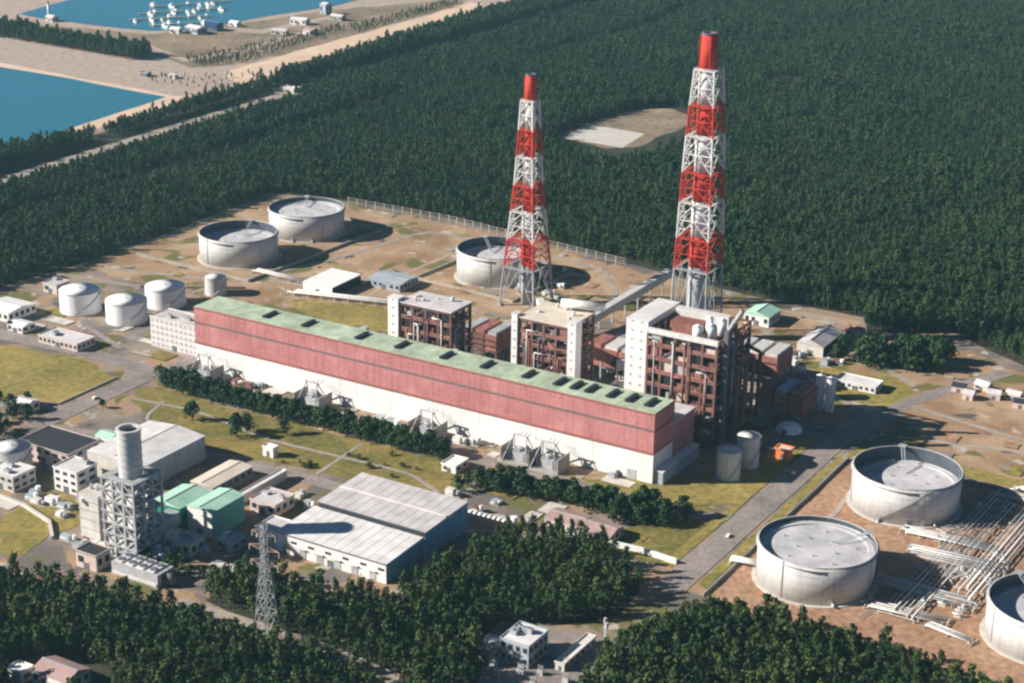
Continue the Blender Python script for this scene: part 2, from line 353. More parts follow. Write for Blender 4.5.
sheet('lawn', wobble([(-360, -50), (-330, -38), (-290, -45), (-150, -40), (-96, -42), (-88, -60), (-100, -92), (-170, -95), (-255, -103), (-300, -92), (-345, -70)], 2.5, 10, 13), 0.1, 'lawn')
sheet('lawn', wobble([(-392, 150), (-350, 128), (-262, 132), (-255, 160), (-300, 180), (-350, 168)], 2.5, 10, 14), 0.12, 'lawn_tan')
sheet('lawn', wobble([(-78, -60), (34, -12), (54, 0), (56, 118), (44, 118), (38, 60), (10, 20), (-60, -30)], 2.5, 10, 15), 0.1, 'lawn_tan')
sheet('lawn', wobble([(12, -100), (55, -90), (56, -8), (30, -18), (14, -60)], 1.5, 10, 16), 0.13, 'lawn')
sheet('lawn', wobble([(51, -88), (57.5, -92), (58, 118), (52, 118), (53, 40)], .6, 10, 31), .165, 'lawn_tan')
sheet('lawn', wobble([(78, -100), (84, -104), (84.5, 98), (79.5, 98)], .5, 10, 32), .165, 'lawn_tan')
sheet('lawn', wobble([(62, 190), (95, 205), (70, 250), (10, 240), (20, 205)], 2.5, 10, 17), 0.12, 'lawn_tan')
sheet('lawn', wobble([(84, 100), (110, 116), (190, 112), (200, 124), (110, 132), (86, 120)], 2.0, 10, 18), 0.12, 'lawn_tan')
sheet('lawn', wobble(pic((0, 520), (40, 495), (75, 515), (95, 520), (50, 535), (20, 556), (0, 556)), 1.5, 8, 19), 0.1, 'lawn_tan')
sheet('lawn', wobble(pic((25, 490), (60, 492), (98, 515), (95, 522), (60, 510)), 1.5, 8, 20), 0.14, 'lawn')
sheet('lawn', wobble(pic((20, 330), (60, 338), (90, 345), (108, 340), (105, 352), (60, 348)), 1.5, 8, 21), 0.12, 'lawn')
# roads
sheet('road', [(60, -118), (75.5, -112), (76.5, 120), (92, 210), (130, 300), (120, 304), (82, 216), (64, 140), (60, 100)], 0.18, 'asphalt')
sheet('road', [(-560, -38), (-560, -22), (-440, -12), (-370, -14), (-362, -24), (-362, -135), (-378, -140), (-378, -46), (-390, -28), (-440, -26)], 0.18, 'asphalt')
sheet('road', [(-362, -128), (-300, -112), (-180, -101), (-90, -98), (-60, -92), (-56, -104), (-90, -109), (-180, -111), (-300, -123), (-362, -140)], 0.2, 'asphalt')
sheet('road', [(-351, -20), (40, -20), (58, -12), (58, -22), (40, -30), (-362, -30), (-362, -24)], 0.16, 'asphalt')
sheet('road', [(-190, 112), (60, 122), (60, 132), (-190, 128), (-420, 124), (-440, 20), (-370, 10), (-370, -14), (-356, -14), (-356, 62), (-420, 100), (-400, 112)], 0.16, 'asphalt')
def kerbs(poly, z, wd=.7):
    P = [np.array(W(*p)[:2]) for p in poly]; vs = []; fs = []
    for i in range(len(P)):
        a, b = P[i], P[(i + 1) % len(P)]; d = (b - a) / max(1e-6, np.linalg.norm(b - a)); n = np.array([-d[1], d[0]]) * wd / 2; k = len(vs)
        for q, zz in ((a - n, z), (b - n, z), (b + n, z), (a + n, z)): vs.append((q[0], q[1], zz))
        z += .0015
        fs.append((k, k + 1, k + 2, k + 3))
    me = bpy.data.meshes.new('kerb'); me.from_pydata(vs, [], fs); me.materials.append(MATS['path'])
    o = link('kerb', me); o['kind'] = 'structure'
ROADS = [[(60, -118), (75.5, -112), (76.5, 120), (92, 210), (130, 300), (120, 304), (82, 216), (64, 140), (60, 100)],
         [(-560, -38), (-560, -22), (-440, -12), (-370, -14), (-362, -24), (-362, -135), (-378, -140), (-378, -46), (-390, -28), (-440, -26)],
         [(-362, -128), (-300, -112), (-180, -101), (-90, -98), (-60, -92), (-56, -104), (-90, -109), (-180, -111), (-300, -123), (-362, -140)],
         [(-351, -20), (40, -20), (58, -12), (58, -22), (40, -30), (-362, -30), (-362, -24)]]
for P_ in ROADS: kerbs(P_, .23)
def ribbon(name, pts, wd, z, material):
    P = []
    for a, b in zip(pts, pts[1:]):
        for k in range(6): P.append(np.array(W(a[0] + (b[0] - a[0]) * k / 6, a[1] + (b[1] - a[1]) * k / 6)[:2]))
    P.append(np.array(W(*pts[-1])[:2])); Q = [P[0]] + [(P[i - 1] + P[i] * 2 + P[i + 1]) / 4 for i in range(1, len(P) - 1)] + [P[-1]]
    vs = []; fs = []
    for i, p in enumerate(Q):
        d = Q[min(i + 1, len(Q) - 1)] - Q[max(i - 1, 0)]; d = d / np.linalg.norm(d); n = np.array([-d[1], d[0]]) * wd / 2
        vs += [(p[0] - n[0], p[1] - n[1], z), (p[0] + n[0], p[1] + n[1], z)]
        if i: k = 2 * i; fs.append((k - 2, k, k + 1, k - 1))
    me = bpy.data.meshes.new(name); me.from_pydata(vs, [], fs); me.materials.append(MATS[material]); o = link(name, me); o['kind'] = 'structure'
TR = [([(-570, 130), (-450, 160), (-420, 250), (-400, 365), (-300, 362), (-220, 350)], 4.5, 'path'), ([(-430, 180), (-330, 190), (-240, 210), (-170, 190)], 5, 'path'), ([(-340, 190), (-350, 240), (-345, 345)], 3.5, 'sand'),
      ([(-220, 350), (-180, 300), (-170, 200)], 4, 'path'), ([(-100, 340), (0, 335), (20, 290), (80, 240)], 5, 'path'), ([(-60, 250), (-10, 240), (30, 200), (60, 180)], 4, 'sand'), ([(90, 205), (160, 190), (320, 180)], 5, 'path'),
      ([(100, 150), (180, 170), (300, 150)], 3.5, 'sand'), ([(100, -30), (108, 20), (100, 95)], 3.5, 'sand'), ([(165, -90), (175, -10), (170, 95)], 3, 'gravel'), ([(-350, -66), (-300, -60), (-230, -72), (-130, -66), (-100, -80)], 3, 'path'),
      ([(-330, -58), (-322, -84), (-300, -104)], 2.6, 'path'), ([(-180, -45), (-176, -98)], 2.6, 'path'), ([(-560, 84), (-470, 20), (-420, 0)], 5, 'asphalt')]
for k, (P_, w_, m_) in enumerate(TR): ribbon('track', P_, w_, .205 + k * .0035, m_)
rp = random.Random(77); npad = 0
for (a0, a1, b0, b1, n_, ms) in ((-430, -190, 62, 122, 14, ['path', 'concrete_pale', 'asphalt', 'lawn']), (-320, -150, -235, -120, 22, ['path', 'concrete_pale', 'asphalt', 'dirt_tan', 'lawn']), (-350, 10, -19, -3, 20, ['path', 'concrete_pale', 'dirt_tan']),
        (-130, 50, 130, 230, 14, ['path', 'asphalt', 'dirt_red', 'concrete_pale']), (-100, 20, -100, -64, 9, ['concrete_pale', 'path', 'dirt_tan', 'lawn']), (-540, -390, -10, 30, 10, ['path', 'asphalt', 'lawn', 'concrete_pale']), (-420, -210, 140, 340, 14, ['path', 'dirt_red', 'gravel', 'lawn_tan']), (-560, -440, 60, 360, 10, ['dirt_red', 'path', 'gravel', 'lawn_tan']), (90, 330, 110, 290, 14, ['gravel', 'dirt_red', 'lawn_tan', 'path'])):
    for k in range(n_):
        s0 = rp.uniform(a0, a1); t0 = rp.uniform(b0, b1); w_ = rp.uniform(5, 22); d_ = min(rp.uniform(4, 16), (b1 - b0) * .8)
        C_ = np.array([(s0, t0), (s0 + w_, t0), (s0 + w_, t0 + d_), (s0, t0 + d_), (s0 + w_ / 2, t0 + d_ / 2)])
        if any(inside(C_, P_).any() for P_ in ROADS): continue
        npad += 1; sheet('paving', [(s0, t0), (s0 + w_, t0), (s0 + w_, t0 + d_), (s0, t0 + d_)], .26 + npad * .003, rp.choice(ms))
sheet('yard_apron', [(-100, 108), (20, 126), (30, 210), (-60, 216), (-170, 180)], 0.09, 'path')
sheet('path', pic((170, 604), (185, 598), (260, 622), (330, 645), (400, 675), (395, 690), (330, 660), (250, 634)), 0.14, 'path')

# ------------------------------------------------------------------ generic building
def building(name, label, cat, s0, s1, t0, t1, h, wall='white_paint', roof='roof_grey', shape='flat', rise=2.0, rows=0, bay=5.0, right=None,
             win='glass_dark', units=0, base=0.0, group=None, door=True, side_win=True, seed=1, rot=0.0, over=0.4, front=None):
    """walls with windows set in frames, a roof, roof units; the front faces -t and the right side faces +s"""
    rng = random.Random(seed * 77 + int(abs(s0)))
    T = thing(name, label, cat, (s0 + s1) / 2, (t0 + t1) / 2, base, group, rot)
    a, b = (s1 - s0) / 2, (t1 - t0) / 2
    MB().box(-a, a, -b, b, 0, h, True).build('wall', wall, T)
    if right:
        MB().box(a + 0.003, a + 0.12, -b, b, 0.0, h - 0.01).build('end_cladding', right, T)
    if front:
        MB().box(-a, a, -b - 0.12, -b - 0.003, 0.0, h - 0.01).build('front_cladding', front, T)
    if shape == 'flat':
        r = MB().box(-a - over, a + over, -b - over, b + over, h + 0.005, h + 0.35).build('roof', roof, T)
        p = MB()
        for q in ((-a - over, a + over, -b - over, -b), (-a - over, a + over, b, b + over), (-a - over, -a, -b, b), (a, a + over, -b, b)):
            p.box(q[0], q[1], q[2], q[3], h + 0.352, h + 0.95)
        p.build('parapet', wall, r)
    elif shape == 'shed':
        vs = [(-a - over, -b - over, h + 0.01), (a + over, -b - over, h + 0.01), (a + over, b + over, h + 0.01), (-a - over, b + over, h + 0.01),
              (-a - over, -b - over, h + 0.3), (a + over, -b - over, h + 0.3), (a + over, b + over, h + rise), (-a - over, b + over, h + rise)]
        r = MB().add(vs, [(4, 5, 6, 7), (0, 1, 5, 4), (1, 2, 6, 5), (2, 3, 7, 6), (3, 0, 4, 7), (3, 2, 1, 0)]).build('roof', roof, T)
    else:
        ax = 'x' if shape == 'gable_s' else 'y'
        r = MB().gable(-a - over, a + over, -b - over, b + over, h + 0.01, h + rise, ax).build('roof', roof, T)
        if ax == 'x': MB().box(-a - over, a + over, -0.3, 0.3, h + rise - 0.1, h + rise + 0.2).build('ridge_cap', 'steel_grey', r)
        else: MB().box(-0.3, 0.3, -b - over, b + over, h + rise - 0.1, h + rise + 0.2).build('ridge_cap', 'steel_grey', r)
    if rows:
        fl = h / rows
        wm = {}
        def window(x, y, z, w, hh, side):
            k = (round(w, 2), round(hh, 2), side)
            if k not in wm:
                o = 0.10
                g = MB(); fmb = MB()
                if side == 'f':
                    g.box(-w / 2, w / 2, -0.03 - o, 0.05 - o, -hh / 2, hh / 2)
                    fmb.box(-w / 2 - .18, w / 2 + .18, -0.28 - o, -o, -hh / 2 - .22, -hh / 2 - .01)
                else:
                    g.box(-0.05 + o, 0.03 + o, -w / 2, w / 2, -hh / 2, hh / 2)
                    fmb.box(o, 0.28 + o, -w / 2 - .18, w / 2 + .18, -hh / 2 - .22, -hh / 2 - .01)
                wm[k] = (g.mesh('window', win), fmb.mesh('sill', 'concrete_pale'))
            wo = link('window', wm[k][0], T, (x, y, z)); link('sill', wm[k][1], wo)
        n = max(1, int(2 * a / bay))
        for j in range(rows):
            for i in range(n):
                if door and j == 0 and i == n // 2: continue
                window(-a + (i + .5) * 2 * a / n, -b, fl * (j + .58), 2 * a / n * 0.55, fl * 0.42, 'f')
        if side_win:
            n2 = max(1, int(2 * b / bay))
            for j in range(rows):
                for i in range(n2): window(a, -b + (i + .5) * 2 * b / n2, fl * (j + .58), 2 * b / n2 * 0.55, fl * 0.42, 's')
    if door:
        dw = min(4.0, a * .5); dh = min(4.0, h * .7)
        MB().box(-dw / 2, dw / 2, -b - 0.25, -b - 0.13, 0.05, dh).build('door', 'steel_dark', T)
    for k in range(units):
        x = rng.uniform(-a * .7, a * .7); y = rng.uniform(-b * .6, b * .6); w = rng.uniform(1.2, 2.4)
        u = MB().box(x - w, x + w, y - w * .7, y + w * .7, h + 0.36, h + 0.36 + rng.uniform(1.2, 2.6)).build('roof_unit', 'steel_grey', T)
        MB().cyl(x, y, w * .4, h + 3.0, h + 3.3, 10).build('fan', 'steel_dark', u)
    return T

# ------------------------------------------------------------------ turbine hall
HL, HD, HZ, HM = 351.0, 26.0, 45.0, 19.0
hall = thing('turbine_hall', 'very long turbine hall, white below and red above, with a green roof', 'power plant', 0, 0)
NB = 26; bw = HL / NB
MB().box(-HL, 0, 0.0, HD, 0, HM).build('lower_wall', 'white_paint', hall)
MB().box(-HL - .5, 0.5, -0.9, HD, HM + .002, HM + 1.3).build('lower_ledge', 'ledge_red', hall)
MB().box(-HL, 0, -0.35, HD, HM + 1.302, 33.0).build('red_wall', 'brick_red', hall)
MB().box(-HL - .3, 0.3, 0.0, HD, 33.002, 34.6).build('middle_ledge', 'ledge_grey', hall)
MB().box(-HL, 0, -0.2, HD, 34.602, HZ - .8).build('upper_red_wall', 'brick_red', hall)
MB().box(-HL - .4, 0.4, -0.7, HD + .4, HZ - .798, HZ).build('roof_edge', 'ledge_red', hall)
for z_, y_ in ((24.5, -.5), (28.8, -.5), (38.0, -.35), (41.2, -.35)):
    MB().box(-HL + .1, -.1, y_, y_ + .14, z_, z_ + .35).build('wall_trim', 'brick_red', hall)
pm = MB().box(.08, bw - .08, 0, HD - .2, 0, 0.3).mesh('roof_panel', 'roof_green')
for i in range(NB): link('roof_panel', pm, hall, (-HL + i * bw, 0.1, HZ + .002))
for px_, py_ in ((271, 314), (309, 323), (363, 335), (401, 345), (445, 356), (486, 365), (527, 375), (559, 382), (576, 385.5), (590.5, 389), (612, 394), (630, 399), (650, 403)):
    s, t = plan(px_, py_, 46)
    v = link('roof_ventilator', MB().box(-1.5, 1.5, 7.0, 19.5, 0, 1.3).gable(-2.0, 2.0, 6.5, 20.0, 1.32, 1.9, 'y').mesh('roof_ventilator', 'roof_black'), hall, (s, 0, HZ + .31))  # black body and near-black side plate carry the shadow side in their colour
    MB().box(1.51, 1.6, 7.4, 19.1, 0.3, 1.1).build('shaded_louvre', 'dark_void', v)
pm = MB().box(-.2, .2, -.08, -.01, 0, HM - .05).mesh('pilaster', 'white_paint')
for i in range(1, NB): link('pilaster', pm, hall, (-HL + i * bw, 0, 0))
dm = MB().box(-3, 3, -.3, -.02, 0.05, 6.5).mesh('loading_door', 'steel_grey')
for s in (-330, -250, -162, -70, -14): link('loading_door', dm, hall, (s, 0, 0))
# end wall towards the tank yard
MB().box(0.01, 0.3, 0.0, HD, HM + 1.31, HZ - .85).build('end_wall', 'brick_red', hall)
MB().box(-HL, 0, HD + .01, 56, 0, 30).build('heater_bay', 'brick_red', hall)
MB().box(-HL, .3, HD + .45, 56.3, 30.01, 30.6).build('heater_bay_roof', 'roof_grey', hall)
MB().box(0.32, 6.0, 2.0, 52, 0, 8.0).build('shaded_end_strip', 'wall_bluegrey', hall)  # added block; its blue-grey stands for shade on the white lower wall
MB().box(0.32, 6.4, 1.6, 52.4, 8.01, 8.5).build('end_strip_top', 'roof_pale', hall)
rng = random.Random(5)
for k in range(16):
    s = -340 + k * 21 + rng.uniform(-4, 4)
    MB().cyl(s, 42 + rng.uniform(-6, 6), rng.uniform(1.2, 2.4), 30.62, 30.6 + rng.uniform(3, 7), 12).build('roof_vessel', rng.choice(['steel_grey', 'pipe_pale', 'steel_brown']), hall, True)

# transformer bays before the hall wall
def transformer(s, t, k, label):
    T = thing('transformer_bay', label, 'transformer', s, t, 0, 'transformer bays along the hall')
    MB().box(-11, 11, -9, 9, 0, .5).build('plinth', 'concrete', T)
    b = MB().box(-4.5, 4.5, -3, 3, .6, 6.2).build('tank_body', 'steel_grey', T)
    MB().cyl(0, 0, 1.3, 6.22, 7.4, 12).box(-3.6, 3.6, -.9, .9, 7.42, 9.0).build('conservator', 'steel_grey', b, True)
    for x in (-6.6, 5.4):
        r = MB()
        for j in range(7): r.box(x, x + 1.2, -3 + j * .9, -2.6 + j * .9, .8, 5.4)
        r.build('radiator', 'wall_bluegrey', T)
    for x in (-2.6, 0, 2.6):
        MB().cyl(x, 1.6, .35, 6.21, 9.6, 8, .15).build('bushing', 'tower_white', b, True)
    for x in (-10, 10):
        MB().box(x - .4, x + .4, -7, 8, .5, 9.5).build('fire_wall', 'concrete', T)
    for x in (-8.5, 8.5):
        g = MB(); g.tube((x, -8, .5), (x * .5, 0, 17), .38); g.tube((x, 8, .5), (x * .5, 0, 17), .38); g.tube((x * .8, -4.5, 7), (x * .8, 4.5, 7), .25)
        g.build('gantry_leg', 'steel_grey', T)
    MB().tube((-5.5, 0, 17), (5.5, 0, 17), .5).build('gantry_beam', 'steel_grey', T)
    for j in range(3): MB().path([(-3 + 3 * j, 0, 16.6), (-3 + 3 * j, 4, 14.5), (-3 + 3 * j, 8.6, 15.5)], .18, 5).build('bus_pipe', 'steel_dark', T)
transformer(-334, -12, 0, 'transformer bay before the far left end of the hall')
transformer(-243, -12, 1, 'transformer bay with a gantry, second from the left before the white wall')
transformer(-153, -12, 2, 'transformer bay with a gantry behind the middle of the tree row')
transformer(-64, -13, 3, 'transformer bay with a gantry between the two tree rows')
transformer(-84, -13, 4, 'transformer bay beside the gap in the tree rows')

# ------------------------------------------------------------------ boiler houses: open steel frames behind the hall
def boiler(label, s0, s1, t0, t1, h, nx, ny, nz, body, roof='roof_grey', towers=(), seed=1, roofed=True):
    rng = random.Random(seed)
    T = thing('boiler_house', label, 'boiler', s0, t0, 0, 'boiler houses behind the hall')
    w, d = s1 - s0, t1 - t0
    cm = MB().box(-.75, .75, -.75, .75, 0, h).mesh('column', 'steel_brown')
    for i in range(nx + 1):
        for j in range(ny + 1):
            if 0 < i < nx and 0 < j < ny: continue
            link('column', cm, T, (i * w / nx, j * d / ny, 0))
    bx = MB().box(0, w, -.5, .5, -.7, .7).mesh('beam', 'steel_brown'); by = MB().box(-.5, .5, .52, d - .52, -.7, .7).mesh('beam', 'steel_brown')
    for k in range(1, nz + 1):
        z = h * k / nz - .9
        link('beam', bx, T, (0, -.3, z)); link('beam', bx, T, (0, d + .3, z)); link('beam', by, T, (-.3, 0, z)); link('beam', by, T, (w + .3, 0, z))
        if k < nz:
            e = MB().box(.9, w - .9, .9, 5.5, z + .72, z + 1.0).box(.9, 5.5, 5.52, d - .9, z + .72, z + 1.0).box(w - 5.5, w - .9, 5.52, d - .9, z + .72, z + 1.0).box(5.52, w - 5.52, d - 5.5, d - .9, z + .72, z + 1.0)
            dk = e.build('deck', 'steel_brown' if k % 2 else 'steel_red', T)
            MB().box(.6, w - .6, -.65, -.55, z + 1.0, z + 2.1).build('railing', 'steel_red', dk)
    bz0, bz1 = body
    bb = MB().box(6.2, w - 6.2, 6.0, d - 6.0, bz0, bz1 - 6).build('furnace', 'steel_brown', T)
    MB().box(8, w - 8, 8, d - 8, bz1 - 5.99, bz1).build('penthouse', 'pipe_pale', T)
    for k in range(int((bz1 - bz0) / 6) - 1): MB().box(5.9, w - 5.9, 5.7, d - 5.7, bz0 + 4 + k * 6, bz0 + 4.9 + k * 6).build('buckstay', 'steel_brown', bb)
    for i in range(nx):                                   # cross bracing and plant on the decks
        for k in range(nz):
            if rng.random() < .45:
                x0, x1 = i * w / nx, (i + 1) * w / nx; z0, z1 = h * k / nz, h * (k + 1) / nz - 1
                if rng.random() < .5: x0, x1 = x1, x0
                MB().tube((x0, -.2, z0), (x1, -.2, z1), .42, 5).build('brace', 'steel_brown', T)
            if rng.random() < .42:
                x0, x1 = i * w / nx + .8, (i + 1) * w / nx - .8; z0, z1 = h * k / nz + .1, h * (k + 1) / nz - 1.8
                MB().box(x0, x1, .4, .7, z0, z0 + (z1 - z0) * rng.choice([.5, 1, 1])).build('infill_panel', rng.choice(['dark_void', 'steel_grey', 'wall_pink', 'steel_red', 'dark_void']), T)
            if rng.random() < .6 and k:
                x = (i + .5) * w / nx; z = h * k / nz + .15
                q = rng.uniform(1.2, 2.6)
                MB().box(x - q, x + q, 1.4, 4.8, z, z + rng.uniform(2, 4.5)).build('duct_box', rng.choice(['steel_red', 'pipe_pale', 'steel_brown', 'steel_grey']), T)
    for j in range(ny):
        for k in range(nz):
            if rng.random() < .5:
                y0, y1 = j * d / ny, (j + 1) * d / ny; z0, z1 = h * k / nz, h * (k + 1) / nz - 1
                MB().tube((w + .2, y0, z0), (w + .2, y1, z1), .42, 5).build('brace', 'steel_brown', T)
    for q in range(9):                                    # pipework climbing the frame
        x = rng.uniform(2, w - 2); z0 = rng.uniform(8, h * .5); z1 = rng.uniform(h * .6, h - 3); x2 = min(max(x + rng.uniform(-9, 9), 1), w - 1)
        MB().path([(x, -1.0, z0), (x, -1.0, z1), (x2, -1.0, z1), (x2, 3, z1)], rng.uniform(.3, .7), 6).build('riser_pipe', rng.choice(['steel_red', 'pipe_pale', 'steel_brown', 'steel_dark']), T, True)
        y = rng.uniform(2, d - 2); y2 = min(max(y + rng.uniform(-9, 9), 1), d - 1)
        MB().path([(w + 1.2, y, z0), (w + 1.2, y, z1), (w + 1.2, y2, z1), (w - 3, y2, z1)], rng.uniform(.3, .7), 6).build('riser_pipe', rng.choice(['steel_red', 'steel_grey', 'steel_brown', 'steel_dark']), T, True)
    if roofed:
        r = MB().box(-1.2, w + 1.2, -1.2, d + 1.2, h + .01, h + .9).build('roof', roof, T)
        for k in range(5):
            x, y = rng.uniform(4, w - 4), rng.uniform(4, d - 4)
            MB().cyl(x, y, rng.uniform(.7, 1.6), h + .92, h + rng.uniform(2, 4.5), 10).build('roof_vent', 'pipe_pale', r, True)
    for (x0, x1, y0, y1, hh) in towers:
        tw = MB().box(x0 - s0, x1 - s0, y0 - t0, y1 - t0, 0, hh).build('stair_tower', 'white_paint', T)
        MB().box(x0 - s0 - .3, x1 - s0 + .3, y0 - t0 - .3, y1 - t0 + .3, hh + .01, hh + .7).build('tower_roof', 'roof_pale', tw)
        sl_ = MB().box(-.9, .9, -.1, .0, 0, 1.6).mesh('window', 'wall_bluegrey')
        for k in range(int(hh / 6) - 4):
            for xx in ([.28, .72] if x1 - x0 > 11 else [.5]):
                link('window', sl_, tw, (x0 - s0 + (x1 - x0) * xx, y0 - t0 - .005, 31 + k * 6))
    return T, w, d
A, w, d = boiler('lowest boiler house with a flat grey roof, left of the others', -224, -184, 64, 88, 54, 4, 3, 6, (10, 50), 'roof_grey', [(-233.5, -225.2, 62, 70, 56)], 3)
B, w, d = boiler('middle boiler house with a pale roof between two white columns', -134, -98, 70, 104, 59, 4, 4, 7, (10, 55), 'roof_cream', [(-139.5, -135.2, 68, 73, 61), (-97.4, -91.5, 68, 76, 63)], 4)
MB().tube((16, 26, 64.5), (44, 34, 64.5), 3.0, 14).build('steam_drum', 'pipe_pale', B, True)
C, w, d = boiler('largest boiler house, open brown steel frame beside a broad white tower', -39, 8, 66, 116, 71, 5, 5, 8, (10, 66), 'roof_grey', [(-55, -39.9, 67, 112, 74.5)], 9, roofed=False)
MB().box(-1, w + 1, -1.4, 1.0, 69, 72.2).build('front_girder', 'pipe_pale', C)
MB().box(-1, w + 1, 1.02, 4.5, 69.4, 70).build('front_walkway', 'steel_grey', C)
MB().box(6, w - 6, 10, d - 6, 66.02, 68.5).build('top_deck', 'steel_red', C)
MB().box(8, w - 18, 14, 26, 68.52, 74).build('plant_room', 'steel_red', C)
MB().box(2, w - 8, 34, 39, 68.52, 76).build('duct', 'pipe_pale', C)
for k, (x, y, r_) in enumerate(((30, 8, 3.2), (37, 12, 3.4), (40, 22, 3.0), (33, 19, 2.2))):
    MB().cyl(x, y, r_, 68.52, 76 + k, 16).cyl(x, y, r_, 76 + k, 77.5 + k, 16, .6).build('vessel', 'tank_white', C, True)
MB().box(w + 1.6, w + 4.4, 6, 9, 0, 77).build('lift_shaft', 'steel_dark', C)
MB().tube((w - 6, 30, 68), (w + 3, 30, 84), 1.6, 10).build('vent_pipe', 'steel_grey', C, True)
for y in (12, 24, 36, 46): MB().path([(w + 1.5, y, 10), (w + 9, y + 2, 10), (w + 9, y + 2, 52), (w - 1, y, 56)], 1.3, 8).build('downcomer', 'steel_brown', C, True)

# flue gas plant between boilers and chimneys
def gas_plant(label, s0, s1, t0, t1, h, cells, seed):
    rng = random.Random(seed)
    T = thing('precipitator', label, 'gas cleaner', s0, t0, 0, 'flue gas cleaners behind the boilers')
    w, d = s1 - s0, t1 - t0
    cw = w / cells
    for i in range(cells):
        x0, x1 = i * cw + .6, (i + 1) * cw - .6
        c = MB().box(x0, x1, 0, d, h * .42, h).build('chamber', rng.choice(['steel_red', 'steel_red', 'steel_brown']), T)
        MB().box(x0 + 1, x1 - 1, 2, d - 2, h + .01, h + 2.2).build('roof_house', rng.choice(['steel_red', 'pipe_pale', 'steel_grey']), c)
        for j in range(2):
            y0 = j * d / 2 + 1; y1 = (j + 1) * d / 2 - 1; xm = (x0 + x1) / 2; ym = (y0 + y1) / 2
            MB().add([(x0, y0, h * .42), (x1, y0, h * .42), (x1, y1, h * .42), (x0, y1, h * .42), (xm, ym, h * .16)], [(0, 4, 1), (1, 4, 2), (2, 4, 3), (3, 4, 0)]).build('hopper', 'steel_grey', c)
    lm = MB().box(-.5, .5, -.5, .5, 0, h * .42 - .01).mesh('leg', 'steel_brown')
    for i in range(cells + 1):
        for y in (.5, d / 2, d - .5): link('leg', lm, T, (min(max(i * cw, .5), w - .5), y, 0))
    for k in range(3):
        MB().box(-.8, w + .8, -1.4, -.2, h * (.45 + .2 * k), h * (.45 + .2 * k) + .4).build('walkway', 'steel_brown', T)
    return T
gas_plant('red brown gas cleaner right behind the largest boiler house', -44, 4, 178, 206, 24, 4, 1)
gas_plant('red brown gas cleaner at the right end, beyond the largest boiler house', 12, 44, 126, 152, 22, 3, 7)
gas_plant('brown gas cleaner between the middle boiler house and the near chimney', -120, -82, 135, 160, 22, 3, 2)
gas_plant('brown gas cleaner behind the lowest boiler house', -212, -182, 120, 148, 20, 3, 3)
def flue(label, pts, wd, material='steel_red', seed=0, sup=16.0):
    """a square duct on trestles; pts in plan with height"""
    s0, t0, _ = pts[0]
    T = thing('flue_duct', label, 'duct', s0, t0)
    for (a, b) in zip(pts, pts[1:]):
        p = Vector((a[0] - s0, a[1] - t0, a[2])); q = Vector((b[0] - s0, b[1] - t0, b[2])); d = (q - p); L = d.length; d.normalize()
        sd_ = Vector((-d.y, d.x, 0)).normalized() * wd / 2; up = d.cross(sd_).normalized() * wd / 2
        vs = [p + sd_ + up, p - sd_ + up, p - sd_ - up, p + sd_ - up, q + sd_ + up, q - sd_ + up, q - sd_ - up, q + sd_ - up]
        MB().add(vs, [(0, 1, 2, 3), (7, 6, 5, 4), (0, 4, 5, 1), (1, 5, 6, 2), (2, 6, 7, 3), (3, 7, 4, 0)]).build('duct_section', material, T)
        n = max(1, int(L / sup))
        for k in range(n):
            f = (k + .5) / n; c = p + (q - p) * f
            MB().box(c.x - .5, c.x + .5, c.y - .5, c.y + .5, 0, c.z - wd / 2 - .05).build('trestle', 'steel_grey', T)
    return T
flue('pale inclined duct gallery climbing towards the near chimney', [(-160, 200, 9), (-146, 318, 20)], 6, 'pipe_pale')
flue('red duct from the largest boiler house to its gas cleaner', [(-20, 118, 40), (-20, 178, 18)], 9)
flue('red duct from the middle boiler house to its gas cleaner', [(-112, 106, 34), (-101, 135, 16)], 7)
flue('duct from the gas cleaner into the near chimney base', [(-60, 207, 15), (-84, 230, 14)], 7, 'steel_grey')
flue('pale horizontal duct between the middle and largest boiler houses', [(-92, 128, 16), (-52, 150, 16)], 6, 'pipe_pale')
flue('pale duct from the brown gas cleaner towards the far chimney', [(-150, 150, 14), (-205, 220, 14)], 5, 'pipe_pale')

